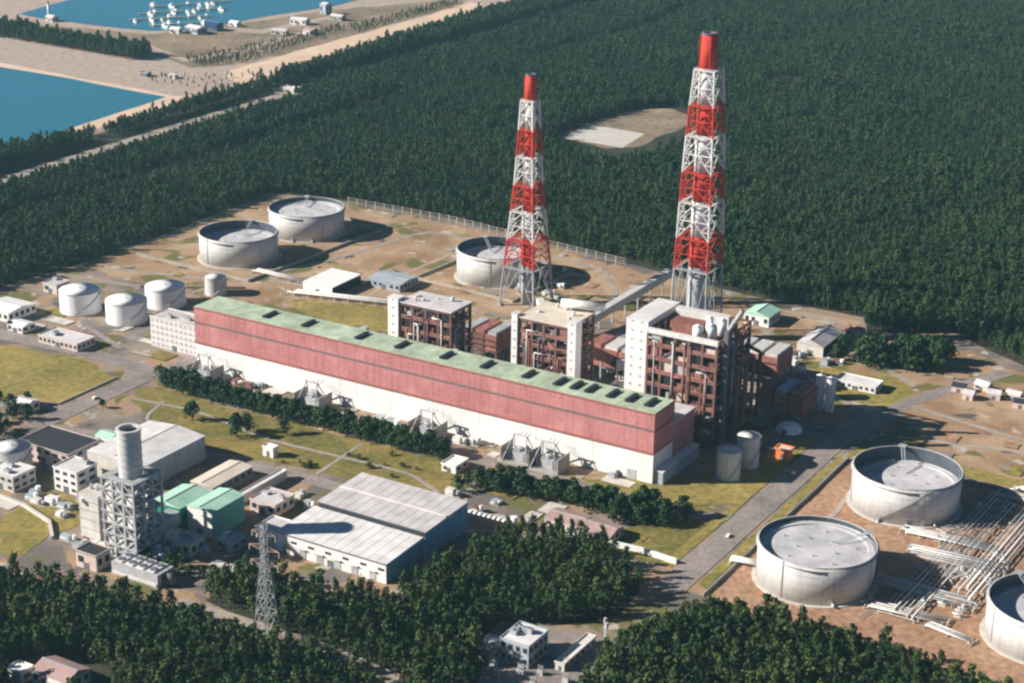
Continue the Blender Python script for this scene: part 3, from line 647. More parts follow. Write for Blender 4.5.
# ------------------------------------------------------------------ banded chimneys in lattice towers
def chimney(label, s, t, bands, widths, rflue, off, nsub, k_r):
    """bands: list of heights from the top; red and white in turn, grey below"""
    T = thing('chimney', label, 'chimney', s, t, 0, 'banded chimneys')
    ztop = bands[0]
    def half(z): return float(np.interp(z, [q[0] for q in widths], [q[1] for q in widths])) / 2
    cols = ['tower_red', 'tower_white'] * 4
    zs = bands + [0.0]
    for i in range(len(zs) - 1):
        z1, z0 = zs[i], zs[i + 1]
        c = cols[i] if i < len(bands) - 1 else 'steel_grey'
        f = MB().cyl(off, 0, rflue, z0 + (.003 if z0 else 0), z1, 24, rflue * (.9 if i == 0 else 1)).build('flue_section', c, T, True)
        if i == 0:
            MB().ring(off, 0, rflue * .66, rflue * .96, z1 + .01, z1 + 1.2, 24).build('flue_rim', 'steel_dark', f)
            for a in range(4):
                an = a * math.pi / 2 + .6
                MB().tube((off + rflue * 1.05 * math.cos(an), rflue * 1.05 * math.sin(an), z0), (off + rflue * 1.05 * math.cos(an), rflue * 1.05 * math.sin(an), z1), .35, 5).build('rib', c, f)
            continue
        hb = half(z1) + .6
        dk = MB().box(-hb, hb, -hb, -hb + 1.6, z1 - .5, z1).box(-hb, hb, hb - 1.6, hb, z1 - .5, z1).box(-hb, -hb + 1.6, -hb + 1.61, hb - 1.61, z1 - .5, z1).box(hb - 1.6, hb, -hb + 1.61, hb - 1.61, z1 - .5, z1).build('platform', c, T)
        rl = MB()
        for q in (-hb, hb - .2):
            rl.box(q, q + .2, -hb, hb, z1 + .9, z1 + 1.2); rl.box(-hb, hb, q, q + .2, z1 + .9, z1 + 1.2)
        rl.build('railing', c, dk)
        for sx, sy in ((-1, -1), (1, -1), (1, 1), (-1, 1)):
            MB().tube((sx * half(z0), sy * half(z0), z0), (sx * half(z1), sy * half(z1), z1 - .5), k_r, 8).build('leg', c, T)
        n = nsub if z0 > 1 else 1
        for side in range(4):
            b = MB()
            R = Matrix.Rotation(side * math.pi / 2, 3, 'Z')
            for k in range(n):
                za = z0 + (z1 - z0) * k / n; zb = z0 + (z1 - z0) * (k + 1) / n - (.5 if k == n - 1 else 0)
                ha, hb_ = half(za), half(zb)
                zm = (za + zb) / 2
                b.tube(R @ Vector((-ha, -ha, za)), R @ Vector((0, -hb_, zb)), k_r * .5, 5)
                b.tube(R @ Vector((ha, -ha, za)), R @ Vector((0, -hb_, zb)), k_r * .5, 5)
                b.tube(R @ Vector((-hb_, -hb_, zb)), R @ Vector((hb_, -hb_, zb)), k_r * .5, 5)
                b.tube(R @ Vector((-ha * .5 - hb_ * 0, -(ha + hb_) / 2, zm)), R @ Vector((-(ha + hb_) / 2, -(ha + hb_) / 2, zm)), k_r * .4, 5)
                b.tube(R @ Vector((ha * .5, -(ha + hb_) / 2, zm)), R @ Vector(((ha + hb_) / 2, -(ha + hb_) / 2, zm)), k_r * .4, 5)
                b.tube(R @ Vector((-ha * .5, -(ha + hb_) / 2, zm)), R @ Vector((-hb_, -hb_, zb)), k_r * .4, 5)
                b.tube(R @ Vector((ha * .5, -(ha + hb_) / 2, zm)), R @ Vector((hb_, -hb_, zb)), k_r * .4, 5)
            b.build('bracing', c, T)
    for sx, sy in ((-1, -1), (1, -1), (1, 1), (-1, 1)):
        MB().box(sx * half(0) - 2, sx * half(0) + 2, sy * half(0) - 2, sy * half(0) + 2, 0, 1.6).build('footing', 'concrete', T)
    return T
chimney('far banded red and white chimney, shorter and slimmer, beside the grey tank', -231, 245, [177, 158.5, 136.6, 116, 94.4, 74.2, 52.1, 30.6], [(0, 30), (30, 26), (52, 22.4), (94, 15.8), (137, 11.8), (160, 10)], 4.3, 0, 2, .75)
chimney('near banded red and white chimney, the tallest and broadest', -88, 244, [223, 199, 174, 152.5, 126.5, 104.5, 78.5, 55.5], [(0, 29), (76, 24.8), (124, 22.4), (172, 18.4), (200, 14.8)], 6.0, -1.0, 2, .75)

# ------------------------------------------------------------------ oil tanks
def oil_tank(label, s, t, r, h, roof_z, stair_a, seed=0, ladder_a=0.8, shell='tank_grey'):
    T = thing('oil_tank', label, 'tank', s, t, 0, 'large open topped oil tanks')
    n = 56
    MB().ring(0, 0, r - 3, r + 2.2, 0, .5, n).build('foundation', 'concrete_pale', T)
    sh = MB().ring(0, 0, r - .25, r, .5, h, n).build('shell', shell, T, False)
    sh.data.polygons.foreach_set('use_smooth', [abs(p.normal.z) < .5 for p in sh.data.polygons])
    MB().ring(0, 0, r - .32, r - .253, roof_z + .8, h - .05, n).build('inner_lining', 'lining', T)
    MB().ring(0, 0, r + .01, r + 1.1, h - 1.6, h - 1.25, n).build('wind_girder', shell, T)
    MB().ring(0, 0, r - .4, r + .15, h + .01, h + .35, n).build('top_rim', 'pipe_pale', T)
    for k in range(1, 5): MB().ring(0, 0, r + .003, r + .09, .5 + (h - 2.5) * k / 5, .62 + (h - 2.5) * k / 5, n).build('weld_band', 'steel_grey', sh)
    rf = MB().cyl(0, 0, r - .6, roof_z - .6, roof_z, n).build('floating_roof', 'tank_roof', T)
    MB().ring(0, 0, r - 4.2, r - 1.2, roof_z + .01, roof_z + .75, n).build('pontoon', 'tank_roof', rf)
    for k in range(10):
        a = k * .628 + seed; q = r * (.35 + .3 * (k % 2))
        MB().cyl(q * math.cos(a), q * math.sin(a), .45, roof_z + .01, roof_z + 1.3, 8).build('roof_leg', 'steel_grey', rf)
    a = ladder_a                                            # rolling ladder from rim to roof centre
    L = MB()
    p0 = Vector((math.cos(a) * (r - .5), math.sin(a) * (r - .5), h + .3)); p1 = Vector((math.cos(a) * r * .35, math.sin(a) * r * .35, roof_z + .9))
    sv = Vector((-math.sin(a), math.cos(a), 0)) * .9
    L.tube(p0 + sv, p1 + sv, .22, 5); L.tube(p0 - sv, p1 - sv, .22, 5)
    for k in range(14):
        q = p0 + (p1 - p0) * (k + .5) / 14; L.tube(q + sv, q - sv, .12, 4)
    L.build('rolling_ladder', 'steel_grey', T)
    MB().box(math.cos(a) * r - 2.4, math.cos(a) * r + 2.4, math.sin(a) * r - 2.4, math.sin(a) * r + 2.4, h + .4, h + .7).build('gauge_platform', 'steel_grey', T)
    st = MB(); rl = MB(); m = 44; span = 1.0 * h / r * 1.3    # stair winding up the shell
    prev = None
    for k in range(m):
        an = stair_a + span * k / m; z = .6 + (h - .8) * k / m; c, sn = math.cos(an), math.sin(an)
        an2 = stair_a + span * (k + 1) / m
        st.add([(c * (r + .1), sn * (r + .1), z), (c * (r + 1.7), sn * (r + 1.7), z), (math.cos(an2) * (r + 1.7), math.sin(an2) * (r + 1.7), z), (math.cos(an2) * (r + .1), math.sin(an2) * (r + .1), z),
                (c * (r + .1), sn * (r + .1), z + .35), (c * (r + 1.7), sn * (r + 1.7), z + .35), (math.cos(an2) * (r + 1.7), math.sin(an2) * (r + 1.7), z + .35), (math.cos(an2) * (r + .1), math.sin(an2) * (r + .1), z + .35)],
               [(4, 5, 6, 7), (0, 1, 5, 4), (1, 2, 6, 5), (2, 3, 7, 6), (3, 0, 4, 7), (3, 2, 1, 0)])
        q = Vector((c * (r + 1.7), sn * (r + 1.7), z + 1.4))
        if prev is not None: rl.tube(prev, q, .12, 4)
        prev = q
    stt = st.build('stairway', 'steel_dark', T); rl.build('handrail', 'steel_grey', stt)
    for k in range(3):
        an = -2.0 + k * .5 + seed
        MB().tube((math.cos(an) * (r - .1), math.sin(an) * (r - .1), 1.5), (math.cos(an) * (r + 3.2), math.sin(an) * (r + 3.2), 1.5), .6, 8).build('nozzle', 'pipe_pale', T, True)
    for an in (-1.2, .3, 1.9, 3.4):
        MB().tube((math.cos(an + seed) * (r + .3), math.sin(an + seed) * (r + .3), .6), (math.cos(an + seed) * (r + .3), math.sin(an + seed) * (r + .3), h), .2, 5).build('foam_pipe', 'steel_grey', T)
oil_tank('grey oil tank beside the right hand road, with a stair down its front', 137, 56, 31.4, 23, 14.0, -1.75, 0.3, 2.0)
oil_tank('grey oil tank nearest the near right wood, its roof floating near the rim', 128, -61, 31.4, 22, 18.6, -0.2, 1.1, .9)
oil_tank('grey oil tank cut off by the right edge of the picture', 252, -57, 31.4, 20.5, 13.0, .4, 2.0, 2.4)
oil_tank('pale oil tank behind the left end of the hall, nearer of the left pair', -487.5, 215, 32, 22, 14.0, 1.0, 2.6, 1.9)
oil_tank('pale oil tank by the forest corner, farther of the left pair', -485, 304, 32.3, 22, 18.0, 1.2, .7, 2.2)
oil_tank('pale oil tank behind the far chimney', -285, 288, 31, 24, 16.0, 1.2, 1.7, 2.4)

def fixed_tank(label, s, t, r, h, shell='tank_white', group='white fixed roof tanks', cone=1.6, n=36, name='storage_tank'):
    T = thing(name, label, 'tank', s, t, 0, group)
    MB().cyl(0, 0, r + .8, 0, .4, n).build('foundation', 'concrete', T)
    MB().cyl(0, 0, r, .41, h, n, cap=False).build('shell', shell, T, True)
    rf = MB().cyl(0, 0, r + .15, h, h + cone, n, .4).build('roof', shell, T, True)
    MB().ring(0, 0, r + .16, r + .35, h - .3, h + .1, n).build('top_ring', 'steel_grey', T)
    MB().cyl(0, 0, .5, h + cone, h + cone + 1.2, 10).build('vent', 'steel_grey', rf)
    st = MB(); prev = None
    for k in range(18):
        an = -1.2 + 1.7 * k / 17; q = Vector((math.cos(an) * (r + .7), math.sin(an) * (r + .7), .5 + (h - .5) * k / 17))
        if prev is not None: st.tube(prev, q, .3, 4)
        prev = q
    st.build('stairway', 'steel_grey', T)
    return T
fixed_tank('white storage tank, leftmost of the three', -502, 46, 15.3, 16.5, cone=.8)
fixed_tank('white storage tank, nearest of the three', -458, 48, 15.2, 16.3, cone=.8)
fixed_tank('white storage tank, right hand and farthest of the three', -458, 91, 15.2, 15, cone=.8)
fixed_tank('small grey tank in front of the open oil tank', -443, 132, 8.4, 13.5, 'tank_grey', 'single small tanks', 2.4)
fixed_tank('small grey silo with ribs before the dark yard', 34, 34, 7.4, 18.5, 'tank_grey', 'single small tanks', .8, 20, 'silo')
fixed_tank('small grey silo behind the ribbed one in the dark yard', 36.5, 57, 7.0, 19.5, 'tank_grey', 'single small tanks', .8, 20, 'silo')
for k, (ds, dt, lab) in enumerate(((-4, 0, 'slim white tank, left of the pair under the forest edge'), (3.4, -1, 'slim white tank, right of the pair under the forest edge'))):
    fixed_tank(lab, 43 + ds, 168 + dt, 3.2, 23, 'tank_white', 'single small tanks', 1.2, 16, 'silo')
fixed_tank('drum shaped tank on a stand above the slim white pair', 36, 188, 5.5, 13, 'wall_pink', 'single small tanks', .8, 20)
fixed_tank('pale gas holder cut off by the left edge', -332, -190, 11, 15, 'tank_grey', 'single small tanks', .8, 24)
dome = thing('storage_dome', 'pale domed shed in the dark yard shadow', 'dome', 37, 122)
dm_ = MB(); n = 16
for k in range(5):
    a0, a1 = k * .314, (k + 1) * .314
    dm_.cyl(0, 0, 8.5 * math.cos(a0), 6 * math.sin(a0), 6 * math.sin(a1), n, max(.05, 8.5 * math.cos(a1)), cap=False)
dm_.build('shell', 'tank_white', dome, True); MB().box(-1.5, 1.5, -8.9, -7.4, 0, 3).build('door', 'steel_dark', dome)
ob = building('equipment_hut', 'small orange equipment hut beside the lawn strip', 'hut', 47, 56, 76, 82, 6.5, 'orange_paint', 'roof_cream', 'flat', rows=0, over=.9)

# ------------------------------------------------------------------ buildings around the hall
building('office_block', 'pink white office block at the left end of the hall', 'office', -407, -364, 17, 36, 22, 'wall_shell', 'roof_grey', rows=5, bay=4.2, units=3, win='wall_bluegrey')
wh = building('warehouse', 'large grey roofed warehouse before the near wood, higher rear half', 'warehouse', -132, -60, -155, -112, 16.0, 'concrete_pale', 'roof_grey', 'shed', 1.6, right='wall_blue', door=False, rows=0, units=0)
MB().box(-35.5, 35.5, -21.9, -21.62, 13.4, 15.6).build('clerestory', 'glass_dark', wh)
MB().box(-36.4, 36.4, -22.1, -21.92, 16.1, 16.5).build('gutter', 'steel_dark', wh)
rb = MB().add([(-.15, -21.8, 16.32), (.15, -21.8, 16.32), (.15, 21.8, 17.62), (-.15, 21.8, 17.62), (-.15, -21.8, 16.4), (.15, -21.8, 16.4), (.15, 21.8, 17.7), (-.15, 21.8, 17.7)], [(4, 5, 6, 7), (0, 1, 5, 4), (1, 2, 6, 5), (2, 3, 7, 6), (3, 0, 4, 7)]).mesh('roof_rib', 'roof_grey')
for k in range(1, 12): link('roof_rib', rb, wh, (-36 + k * 6, 0, 0))
MB().gable(-36, 36, -.9, .9, 17.05, 17.9, 'x').build('ridge_vent', 'roof_grey', wh)
w2 = building('warehouse', 'lower front half of the large grey warehouse', 'warehouse', -134, -61.5, -190, -155.2, 11.5, 'white_paint', 'roof_pale', 'shed', 1.6, right='wall_blue', rows=0, bay=9, side_win=False)
MB().box(-36.6, 36.6, -18.2, -17.85, 11.4, 11.9).build('gutter', 'steel_dark', w2)
rb = MB().add([(-.15, -17.6, 11.82), (.15, -17.6, 11.82), (.15, 17.6, 13.1), (-.15, 17.6, 13.1), (-.15, -17.6, 11.9), (.15, -17.6, 11.9), (.15, 17.6, 13.2), (-.15, 17.6, 13.2)], [(4, 5, 6, 7), (0, 1, 5, 4), (1, 2, 6, 5), (2, 3, 7, 6), (3, 0, 4, 7)]).mesh('roof_rib', 'roof_pale')
for k in range(1, 12): link('roof_rib', rb, w2, (-36 + k * 6, 0, 0))
for k in range(6):
    x = -30 + k * 11.5
    sh_ = MB().box(x - 2.2, x + 2.2, -17.65, -17.55, .3, 5.5).build('shutter_door', 'steel_grey', w2)
    MB().box(x - 2.6, x + 2.6, -18.9, -17.66, 5.7, 5.95).build('canopy', 'roof_grey', sh_)
    MB().box(x + 3.6, x + 7.4, -17.62, -17.52, 7.2, 8.6).build('window', 'glass_dark', w2)
building('annex', 'small white annex at the left foot of the large warehouse', 'annex', -150, -134.5, -188, -172, 9, 'white_paint', 'roof_grey', rows=1, bay=5)
building('machine_hall', 'grey machine hall behind the round stack', 'hall', -290, -246, -171, -116, 15.5, 'wall_bluegrey', 'roof_pale', 'gable_t', 2.0, rows=0, front='concrete_pale')
building('storage_shed', 'long cream roofed shed beside the grey machine hall', 'shed', -222, -205, -158, -122, 7.5, 'concrete', 'roof_cream', 'gable_t', 1.2, right='steel_dark', rows=1, bay=6)
building('narrow_shed', 'very narrow pale roofed shed right of the cream roofed one', 'shed', -191, -187, -156, -112, 5.0, 'concrete_pale', 'roof_pale', 'flat', rows=0)
building('green_house', 'dark green turbine house with pale mint roof, left of two', 'turbine house', -212, -192, -202, -176, 15, 'wall_green', 'roof_mint', 'gable_t', 2.4, right='wall_green', rows=0, units=0)
building('green_house', 'teal sided turbine house with white front, right of two', 'turbine house', -190, -172.5, -198, -170, 16, 'white_paint', 'roof_mint', 'gable_t', 1.4, right='wall_teal', rows=0)
MB_ = thing('filter_house', 'white air filter house against the left green turbine house', 'filter house', -218, -199)
MB().box(-5, 5, -6, 6, 4, 15).build('casing', 'white_paint', MB_)
for x in (-4.5, 4.5):
    for y in (-5.5, 5.5): MB().box(x - .4, x + .4, y - .4, y + .4, 0, 3.99).build('leg', 'steel_grey', MB_)
for k in range(4): MB().add([(-5, -6.01, 5 + k * 2.4), (5, -6.01, 5 + k * 2.4), (5, -7.6, 4.6 + k * 2.4), (-5, -7.6, 4.6 + k * 2.4)], [(0, 1, 2, 3), (3, 2, 1, 0)]).build('hood', 'pipe_pale', MB_)
building('black_roof_block', 'cream block with a flat black roof at the left', 'block', -344, -303, -174, -147, 10, 'wall_pink', 'roof_black', rows=2, bay=6)
building('white_block', 'white block before the black roofed one', 'block', -292, -274, -197, -180, 14, 'white_paint', 'roof_pale', rows=3, bay=6, units=1)
building('small_hut', 'tiny green roofed hut beside the road corner', 'hut', -318, -306, -135, -124, 6, 'white_paint', 'roof_mint', 'gable_s', 1.6, rows=1)
building('gate_house', 'small white gate house at the corner of the yellow lawn', 'hut', -402, -388, -124, -112, 6, 'white_paint', 'roof_pale', 'gable_s', 1.8, rows=1)
building('guard_hut', 'small black roofed hut before the round stack', 'hut', -213, -198.5, -262, -251, 9, 'wall_pink', 'roof_black', rows=1)
building('white_shed', 'white open fronted shed behind the hall by the lawn', 'shed', -391, -363, 174, 212, 7.5, 'white_paint', 'tank_white', 'shed', 1.0, right='dark_void', rows=0)
building('pale_store', 'pale blue roofed store behind the hall', 'store', -357, -326, 212, 238, 6, 'wall_bluegrey', 'wall_bluegrey', 'gable_s', 1.5, rows=1)
building('long_canteen', 'long grey roofed low block below the white tanks', 'block', -478, -441, -22, -4, 5.5, 'wall_pink', 'roof_pale', 'flat', rows=1, bay=4, units=2)
building('white_pavilion', 'white pavilion roof at the far left edge', 'pavilion', -555, -526, -4, 24, 7, 'white_paint', 'tank_white', 'gable_s', 2.0, rows=1)
building('small_white_hall', 'small white hall between the pavilion and the low block', 'hall', -515, -500, -16, -3, 5, 'white_paint', 'tank_white', 'gable_s', 1.5, rows=1)
building('pump_house', 'grey pump house beneath the forest at the far left', 'pump house', -556, -542, 62, 76, 7, 'concrete_pale', 'roof_grey', rows=1, units=1)
building('green_roof_store', 'store with a bright mint roof by the forest edge', 'store', -72, -52, 296, 318, 8, 'white_paint', 'roof_mint', 'gable_t', 3.0, rows=1)
building('gabled_shed', 'dark ended grey gabled shed by the forest edge', 'shed', -14, 6, 258, 296, 8, 'concrete_pale', 'roof_grey', 'gable_t', 4.0, rows=0, right='dark_void')
building('low_white_block', 'long low white block right of the dark yard', 'block', 33, 62, 212, 226, 4.5, 'white_paint', 'roof_pale', 'flat', rows=1, bay=4)
building('red_roof_hut', 'small red roofed hut under the forest edge', 'hut', 2, 14, 312, 322, 5, 'wall_pink', 'steel_red', 'gable_s', 2.0, rows=1)
building('workshop', 'pink roofed workshop in the wood clearing, left of two', 'workshop', -26, -4, -84, -68, 5, 'wall_pink', 'roof_pink', 'gable_s', 2.0, rows=1)
building('workshop', 'pink roofed workshop in the wood clearing, right of two', 'workshop', -3, 17, -86, -69, 5, 'wall_pink', 'roof_pink', 'gable_s', 2.2, rows=1)
building('white_kiosk', 'small white kiosk at the end of the left tree row', 'kiosk', -116, -106, -52, -38, 4.5, 'white_paint', 'tank_white', 'flat', rows=1)
ks, kt = plan(268, 457)
building('lawn_kiosk', 'small white portal hut on the lawn above the warehouse', 'kiosk', ks - 4, ks + 4, kt, kt + 5, 6, 'white_paint', 'tank_white', 'flat', rows=0)
building('meter_house', 'pink grey low house left of the large warehouse', 'house', -178, -160, -158, -140, 7, 'wall_pink', 'roof_grey', 'flat', rows=1, units=2)
for k, (s, t, a, w_, rf, lab) in enumerate(((108, 250, .1, 9, 'roof_black', 'dark roofed house, leftmost of the group at the right edge'), (121, 262, -.2, 10, 'roof_grey', 'grey roofed house behind the dark roofed one at the right edge'),
        (132, 250, .15, 9, 'roof_grey', 'light roofed house in the middle of the right edge group'), (144, 256, -.1, 10, 'roof_grey', 'grey roofed house just inside the right edge'), (152, 244, .1, 9, 'roof_black', 'dark roofed house cut by the right edge'), (118, 240, 0, 7, 'roof_grey', 'small grey roofed house before the right edge group'))):
    building('house', lab, 'house', s - w_ / 2, s + w_ / 2, t - 4, t + 4, 4, 'wall_pink', rf, 'gable_s', 2.4, rows=1, rot=a, group='houses at the right edge')
building('bottom_house', 'pink roofed house half hidden by the bottom left wood', 'house', -146, -124, -362, -346, 7, 'white_paint', 'roof_pink', 'gable_s', 3, rows=1)
building('white_hut', 'small white hut at the very bottom left', 'hut', -158, -149, -366, -358, 6, 'white_paint', 'tank_white', 'flat', rows=1)

building('flat_block', 'pale flat roofed block at the left edge below the black roofed one', 'block', -330, -308, -214, -196, 9, 'concrete_pale', 'roof_pale', rows=2, bay=5, units=2)
building('pump_block', 'low grey pump block between the white block and the round stack', 'block', -268, -250, -204, -190, 6, 'concrete', 'roof_grey', rows=1, bay=5, units=3)
building('switch_block', 'low white switch block right of the white block', 'block', -270, -252, -184, -174, 7, 'white_paint', 'roof_pale', rows=1, bay=5, units=1)
building('valve_house', 'small grey house between the green turbine houses and the large warehouse', 'house', -164, -152, -206, -194, 6, 'wall_bluegrey', 'roof_grey', rows=1, units=2)
building('control_room', 'small flat roofed control room in front of the green turbine houses', 'control room', -186, -168, -222, -210, 7, 'concrete_pale', 'roof_grey', rows=1, bay=5, units=2)
low_wall_later = [('pale curved site wall at the left edge below the plant', [(-322, -222), (-290, -224), (-262, -232), (-246, -246)], 2.2, 1.6)]
# cooler block with four roof openings
cl = thing('cooler', 'long grey cooler with dark roof slots before the round stack', 'cooler', -175, -252)
MB().box(-16, 16, -6.5, 6.5, 0, 7.5).build('casing', 'steel_grey', cl)
for k in range(4):
    f = MB().box(-14.5 + k * 7.4, -9.5 + k * 7.4, -5.5, 5.5, 7.52, 8.3).build('fan_deck', 'roof_pale', cl)
    MB().cyl(-12 + k * 7.4, -2.6, 2.0, 8.31, 8.7, 16).cyl(-12 + k * 7.4, 2.6, 2.0, 8.31, 8.7, 16).build('fan', 'steel_dark', f)
MB().tube((16.02, 0, 3.6), (22, 0, 3.6), 3.4, 16, 2.2).build('end_cone', 'steel_dark', cl, True)
MB().box(-15.5, 15.5, -7.2, -6.51, 1, 2.5).build('header', 'pipe_pale', cl)

# ------------------------------------------------------------------ round stack in its steel tower, front left
st = thing('round_stack', 'grey round stack rising from a steel frame among the front left plant', 'chimney', -199, -231)
MB().cyl(0, 0, 6.4, 0, 45, 28).build('lower_shaft', 'steel_grey', st, True)
up = MB().cyl(0, 0, 6.4, 45.01, 71, 28, cap=False).build('upper_shaft', 'tank_grey', st, True)
MB().ring(0, 0, 5.2, 6.9, 71.01, 72.4, 28).build('rim', 'pipe_pale', up)
MB().cyl(0, 0, 5.15, 69, 69.2, 20).build('mouth', 'dark_void', up)
for k in range(6): MB().ring(0, 0, 6.42, 6.62, 48 + k * 4, 48.35 + k * 4, 28).build('stiffener', 'steel_grey', up)
for x in (-11, -3.7, 3.7, 11):
    for y in (-11, 11): MB().box(x - .55, x + .55, y - .55, y + .55, 0, 46).build('column', 'steel_grey', st)
for y in (-3.7, 3.7):
    for x in (-11, 11): MB().box(x - .55, x + .55, y - .55, y + .55, 0, 46).build('column', 'steel_grey', st)
for k in range(1, 8):
    z = k * 6.5
    dk = MB().box(-12, 12, -12, -7.5, z, z + .4).box(-12, 12, 7.5, 12, z, z + .4).box(-12, -7.5, -7.49, 7.49, z, z + .4).box(7.5, 12, -7.49, 7.49, z, z + .4).build('deck', 'steel_grey', st)
    MB().box(-12, 12, -12.15, -12.02, z + .9, z + 1.2).box(12.02, 12.15, -12, 12, z + .9, z + 1.2).build('railing', 'pipe_pale', dk)
rng = random.Random(8)
for k in range(7):
    z = k * 6.5
    for i in range(3):
        x0 = -11 + i * 7.33; a = rng.random() < .5
        MB().tube((x0 + (7.3 if a else 0), -11.2, z), (x0 + (0 if a else 7.3), -11.2, z + 6.3), .35, 5).build('brace', 'pipe_pale', st)
        MB().tube((11.2, x0 + (7.3 if a else 0), z), (11.2, x0 + (0 if a else 7.3), z + 6.3), .35, 5).build('brace', 'pipe_pale', st)
        if rng.random() < .75: MB().box(x0 + 1, x0 + 5.6, -10.6, -8, z + .45, z + rng.uniform(2.5, 5.5)).build('casing', rng.choice(['pipe_pale', 'steel_grey', 'white_paint']), st)
hr = thing('heat_recovery_block', 'pale boxy heat recovery unit left of the round stack', 'boiler', -224, -232)
MB().box(-7, 7, -7, 7, 0, 30).build('casing', 'concrete_pale', hr)
for k in range(5): MB().box(-7.5, 7.5, -7.5, 7.5, 4 + k * 5.5, 4.5 + k * 5.5).build('stiffener', 'steel_grey', hr)
for x in (-4, 0, 4): MB().tube((x, 0, 30.01), (x, 0, 33), .7, 8).build('vent', 'pipe_pale', hr, True)
MB().tube((-4, -9, 26), (-4, 9, 26), 1.4, 10).build('drum', 'pipe_pale', hr, True)
flue('grey inlet duct between the round stack and the green turbine house', [(-195, -222, 10), (-195, -203, 10)], 8, 'steel_grey')

rng = random.Random(41)
for k in range(14):
    a = rng.uniform(0, 6.28); z0 = rng.uniform(0, 20); z1 = rng.uniform(24, 46); q = 9.4
    MB().path([(q * math.cos(a), q * math.sin(a), z0), (q * math.cos(a), q * math.sin(a), z1), (6 * math.cos(a), 6 * math.sin(a), z1)], rng.uniform(.3, .8), 6).build('pipe', rng.choice(['pipe_pale', 'steel_grey']), st, True)
# ------------------------------------------------------------------ power pylon
def pylon(label, s, t, h, w0, w1, arms, wires=None):
    T = thing('power_pylon', label, 'pylon', s, t, 0, None)
    def hw(z): return (w0 + (w1 - w0) * min(1, z / (h * .72))) / 2
    zs = [0, .16, .30, .43, .54, .64, .72, .80, .88, 1.0]
    zs = [z * h for z in zs]
    for i in range(len(zs) - 1):
        z0, z1 = zs[i], zs[i + 1]; a, b = hw(z0), hw(z1)
        sec = MB()
        for side in range(4):
            R = Matrix.Rotation(side * math.pi / 2, 3, 'Z')
            sec.tube(R @ Vector((-a, -a, z0)), R @ Vector((b, -b, z1)), .15, 4); sec.tube(R @ Vector((a, -a, z0)), R @ Vector((-b, -b, z1)), .15, 4)
            sec.tube(R @ Vector((-b, -b, z1)), R @ Vector((b, -b, z1)), .15, 4)
        sec.build('bracing', 'steel_grey', T)
    for sx, sy in ((-1, -1), (1, -1), (1, 1), (-1, 1)):
        MB().path([(sx * hw(z), sy * hw(z), z) for z in zs], .26, 5).build('leg', 'steel_grey', T)
    for z, L in arms:
        for sgn in (-1, 1):
            b = hw(z)
            am = MB().tube((sgn * b, -b, z), (sgn * L, 0, z + .6), .15, 4).tube((sgn * b, b, z), (sgn * L, 0, z + .6), .15, 4).tube((sgn * b, 0, z + 2.6), (sgn * L, 0, z + .6), .15, 4).build('cross_arm', 'roof_pink', T)
            MB().cyl(sgn * L, 0, .28, z - 2.4, z + .4, 8).build('insulator', 'concrete_pale', am)
    return T
pylon('pale lattice power pylon standing in the near wood', -73, -276, 67, 10.5, 2.8, [(46, 8.0), (54, 9.0), (62, 7.0)])

# ------------------------------------------------------------------ switching station at the bottom
sw = building('switch_house', 'grey white switch house in the dark clearing at the bottom', 'switch house', 30, 46, -225, -206, 12, 'wall_bluegrey', 'roof_pale', 'flat', rows=2, bay=4, units=5, seed=4)
sw2 = building('switch_annex', 'low grey annex left of the bottom switch house', 'annex', 18, 29, -230, -216, 6, 'concrete', 'roof_grey', 'flat', rows=1, units=2)
building('meter_shed', 'long low grey shed right of the bottom switch house', 'shed', 57, 62, -218, -186, 4, 'concrete_pale', 'roof_pale', 'flat', rows=1)
for k, (s, t) in enumerate(((66, -184), (69, -188))):
    T = thing('bushing_post', ['left of two tall posts by the bottom shed', 'right of two tall posts by the bottom shed'][k], 'post', s, t, 0, 'tall posts by the bottom shed')
    MB().cyl(0, 0, .9, 0, 2, 10).build('base', 'concrete', T); MB().cyl(0, 0, .45, 2.01, 12, 8).build('post', 'pipe_pale', T); MB().cyl(0, 0, .8, 12.01, 15, 10).build('head', 'steel_grey', T)
sheet('switch_yard', pic((478, 683), (490, 640), (540, 628), (590, 638), (612, 640), (640, 640), (600, 683), (585, 720), (470, 720)), 0.12, 'asphalt')
rng = random.Random(21)
for k, (s, t) in enumerate(sorted([plan(*rng.choice([(rng.uniform(490, 500), rng.uniform(655, 680)), (rng.uniform(550, 600), rng.uniform(655, 680)), (rng.uniform(520, 580), rng.uniform(672, 690))])) for k in range(12)], key=lambda p: W(*p)[0] / W(*p)[1])):
    T = thing('breaker', 'grey breaker unit beside the bottom switch house, ' + ['first', 'second', 'third', 'fourth', 'fifth', 'sixth', 'seventh', 'eighth', 'ninth', 'tenth', 'eleventh', 'twelfth'][k] + ' from the left', 'breaker', s, t, 0, 'breaker units of the bottom station')
    MB().box(-1.6, 1.6, -1, 1, .4, 2.6).build('cabinet', 'steel_grey', T); MB().box(-2, 2, -1.4, 1.4, 0, .39).build('plinth', 'concrete', T)
    for x in (-1.1, 0, 1.1): MB().cyl(x, 0, .25, 2.61, 5.2, 8, .15).build('bushing', 'pipe_pale', T, True)

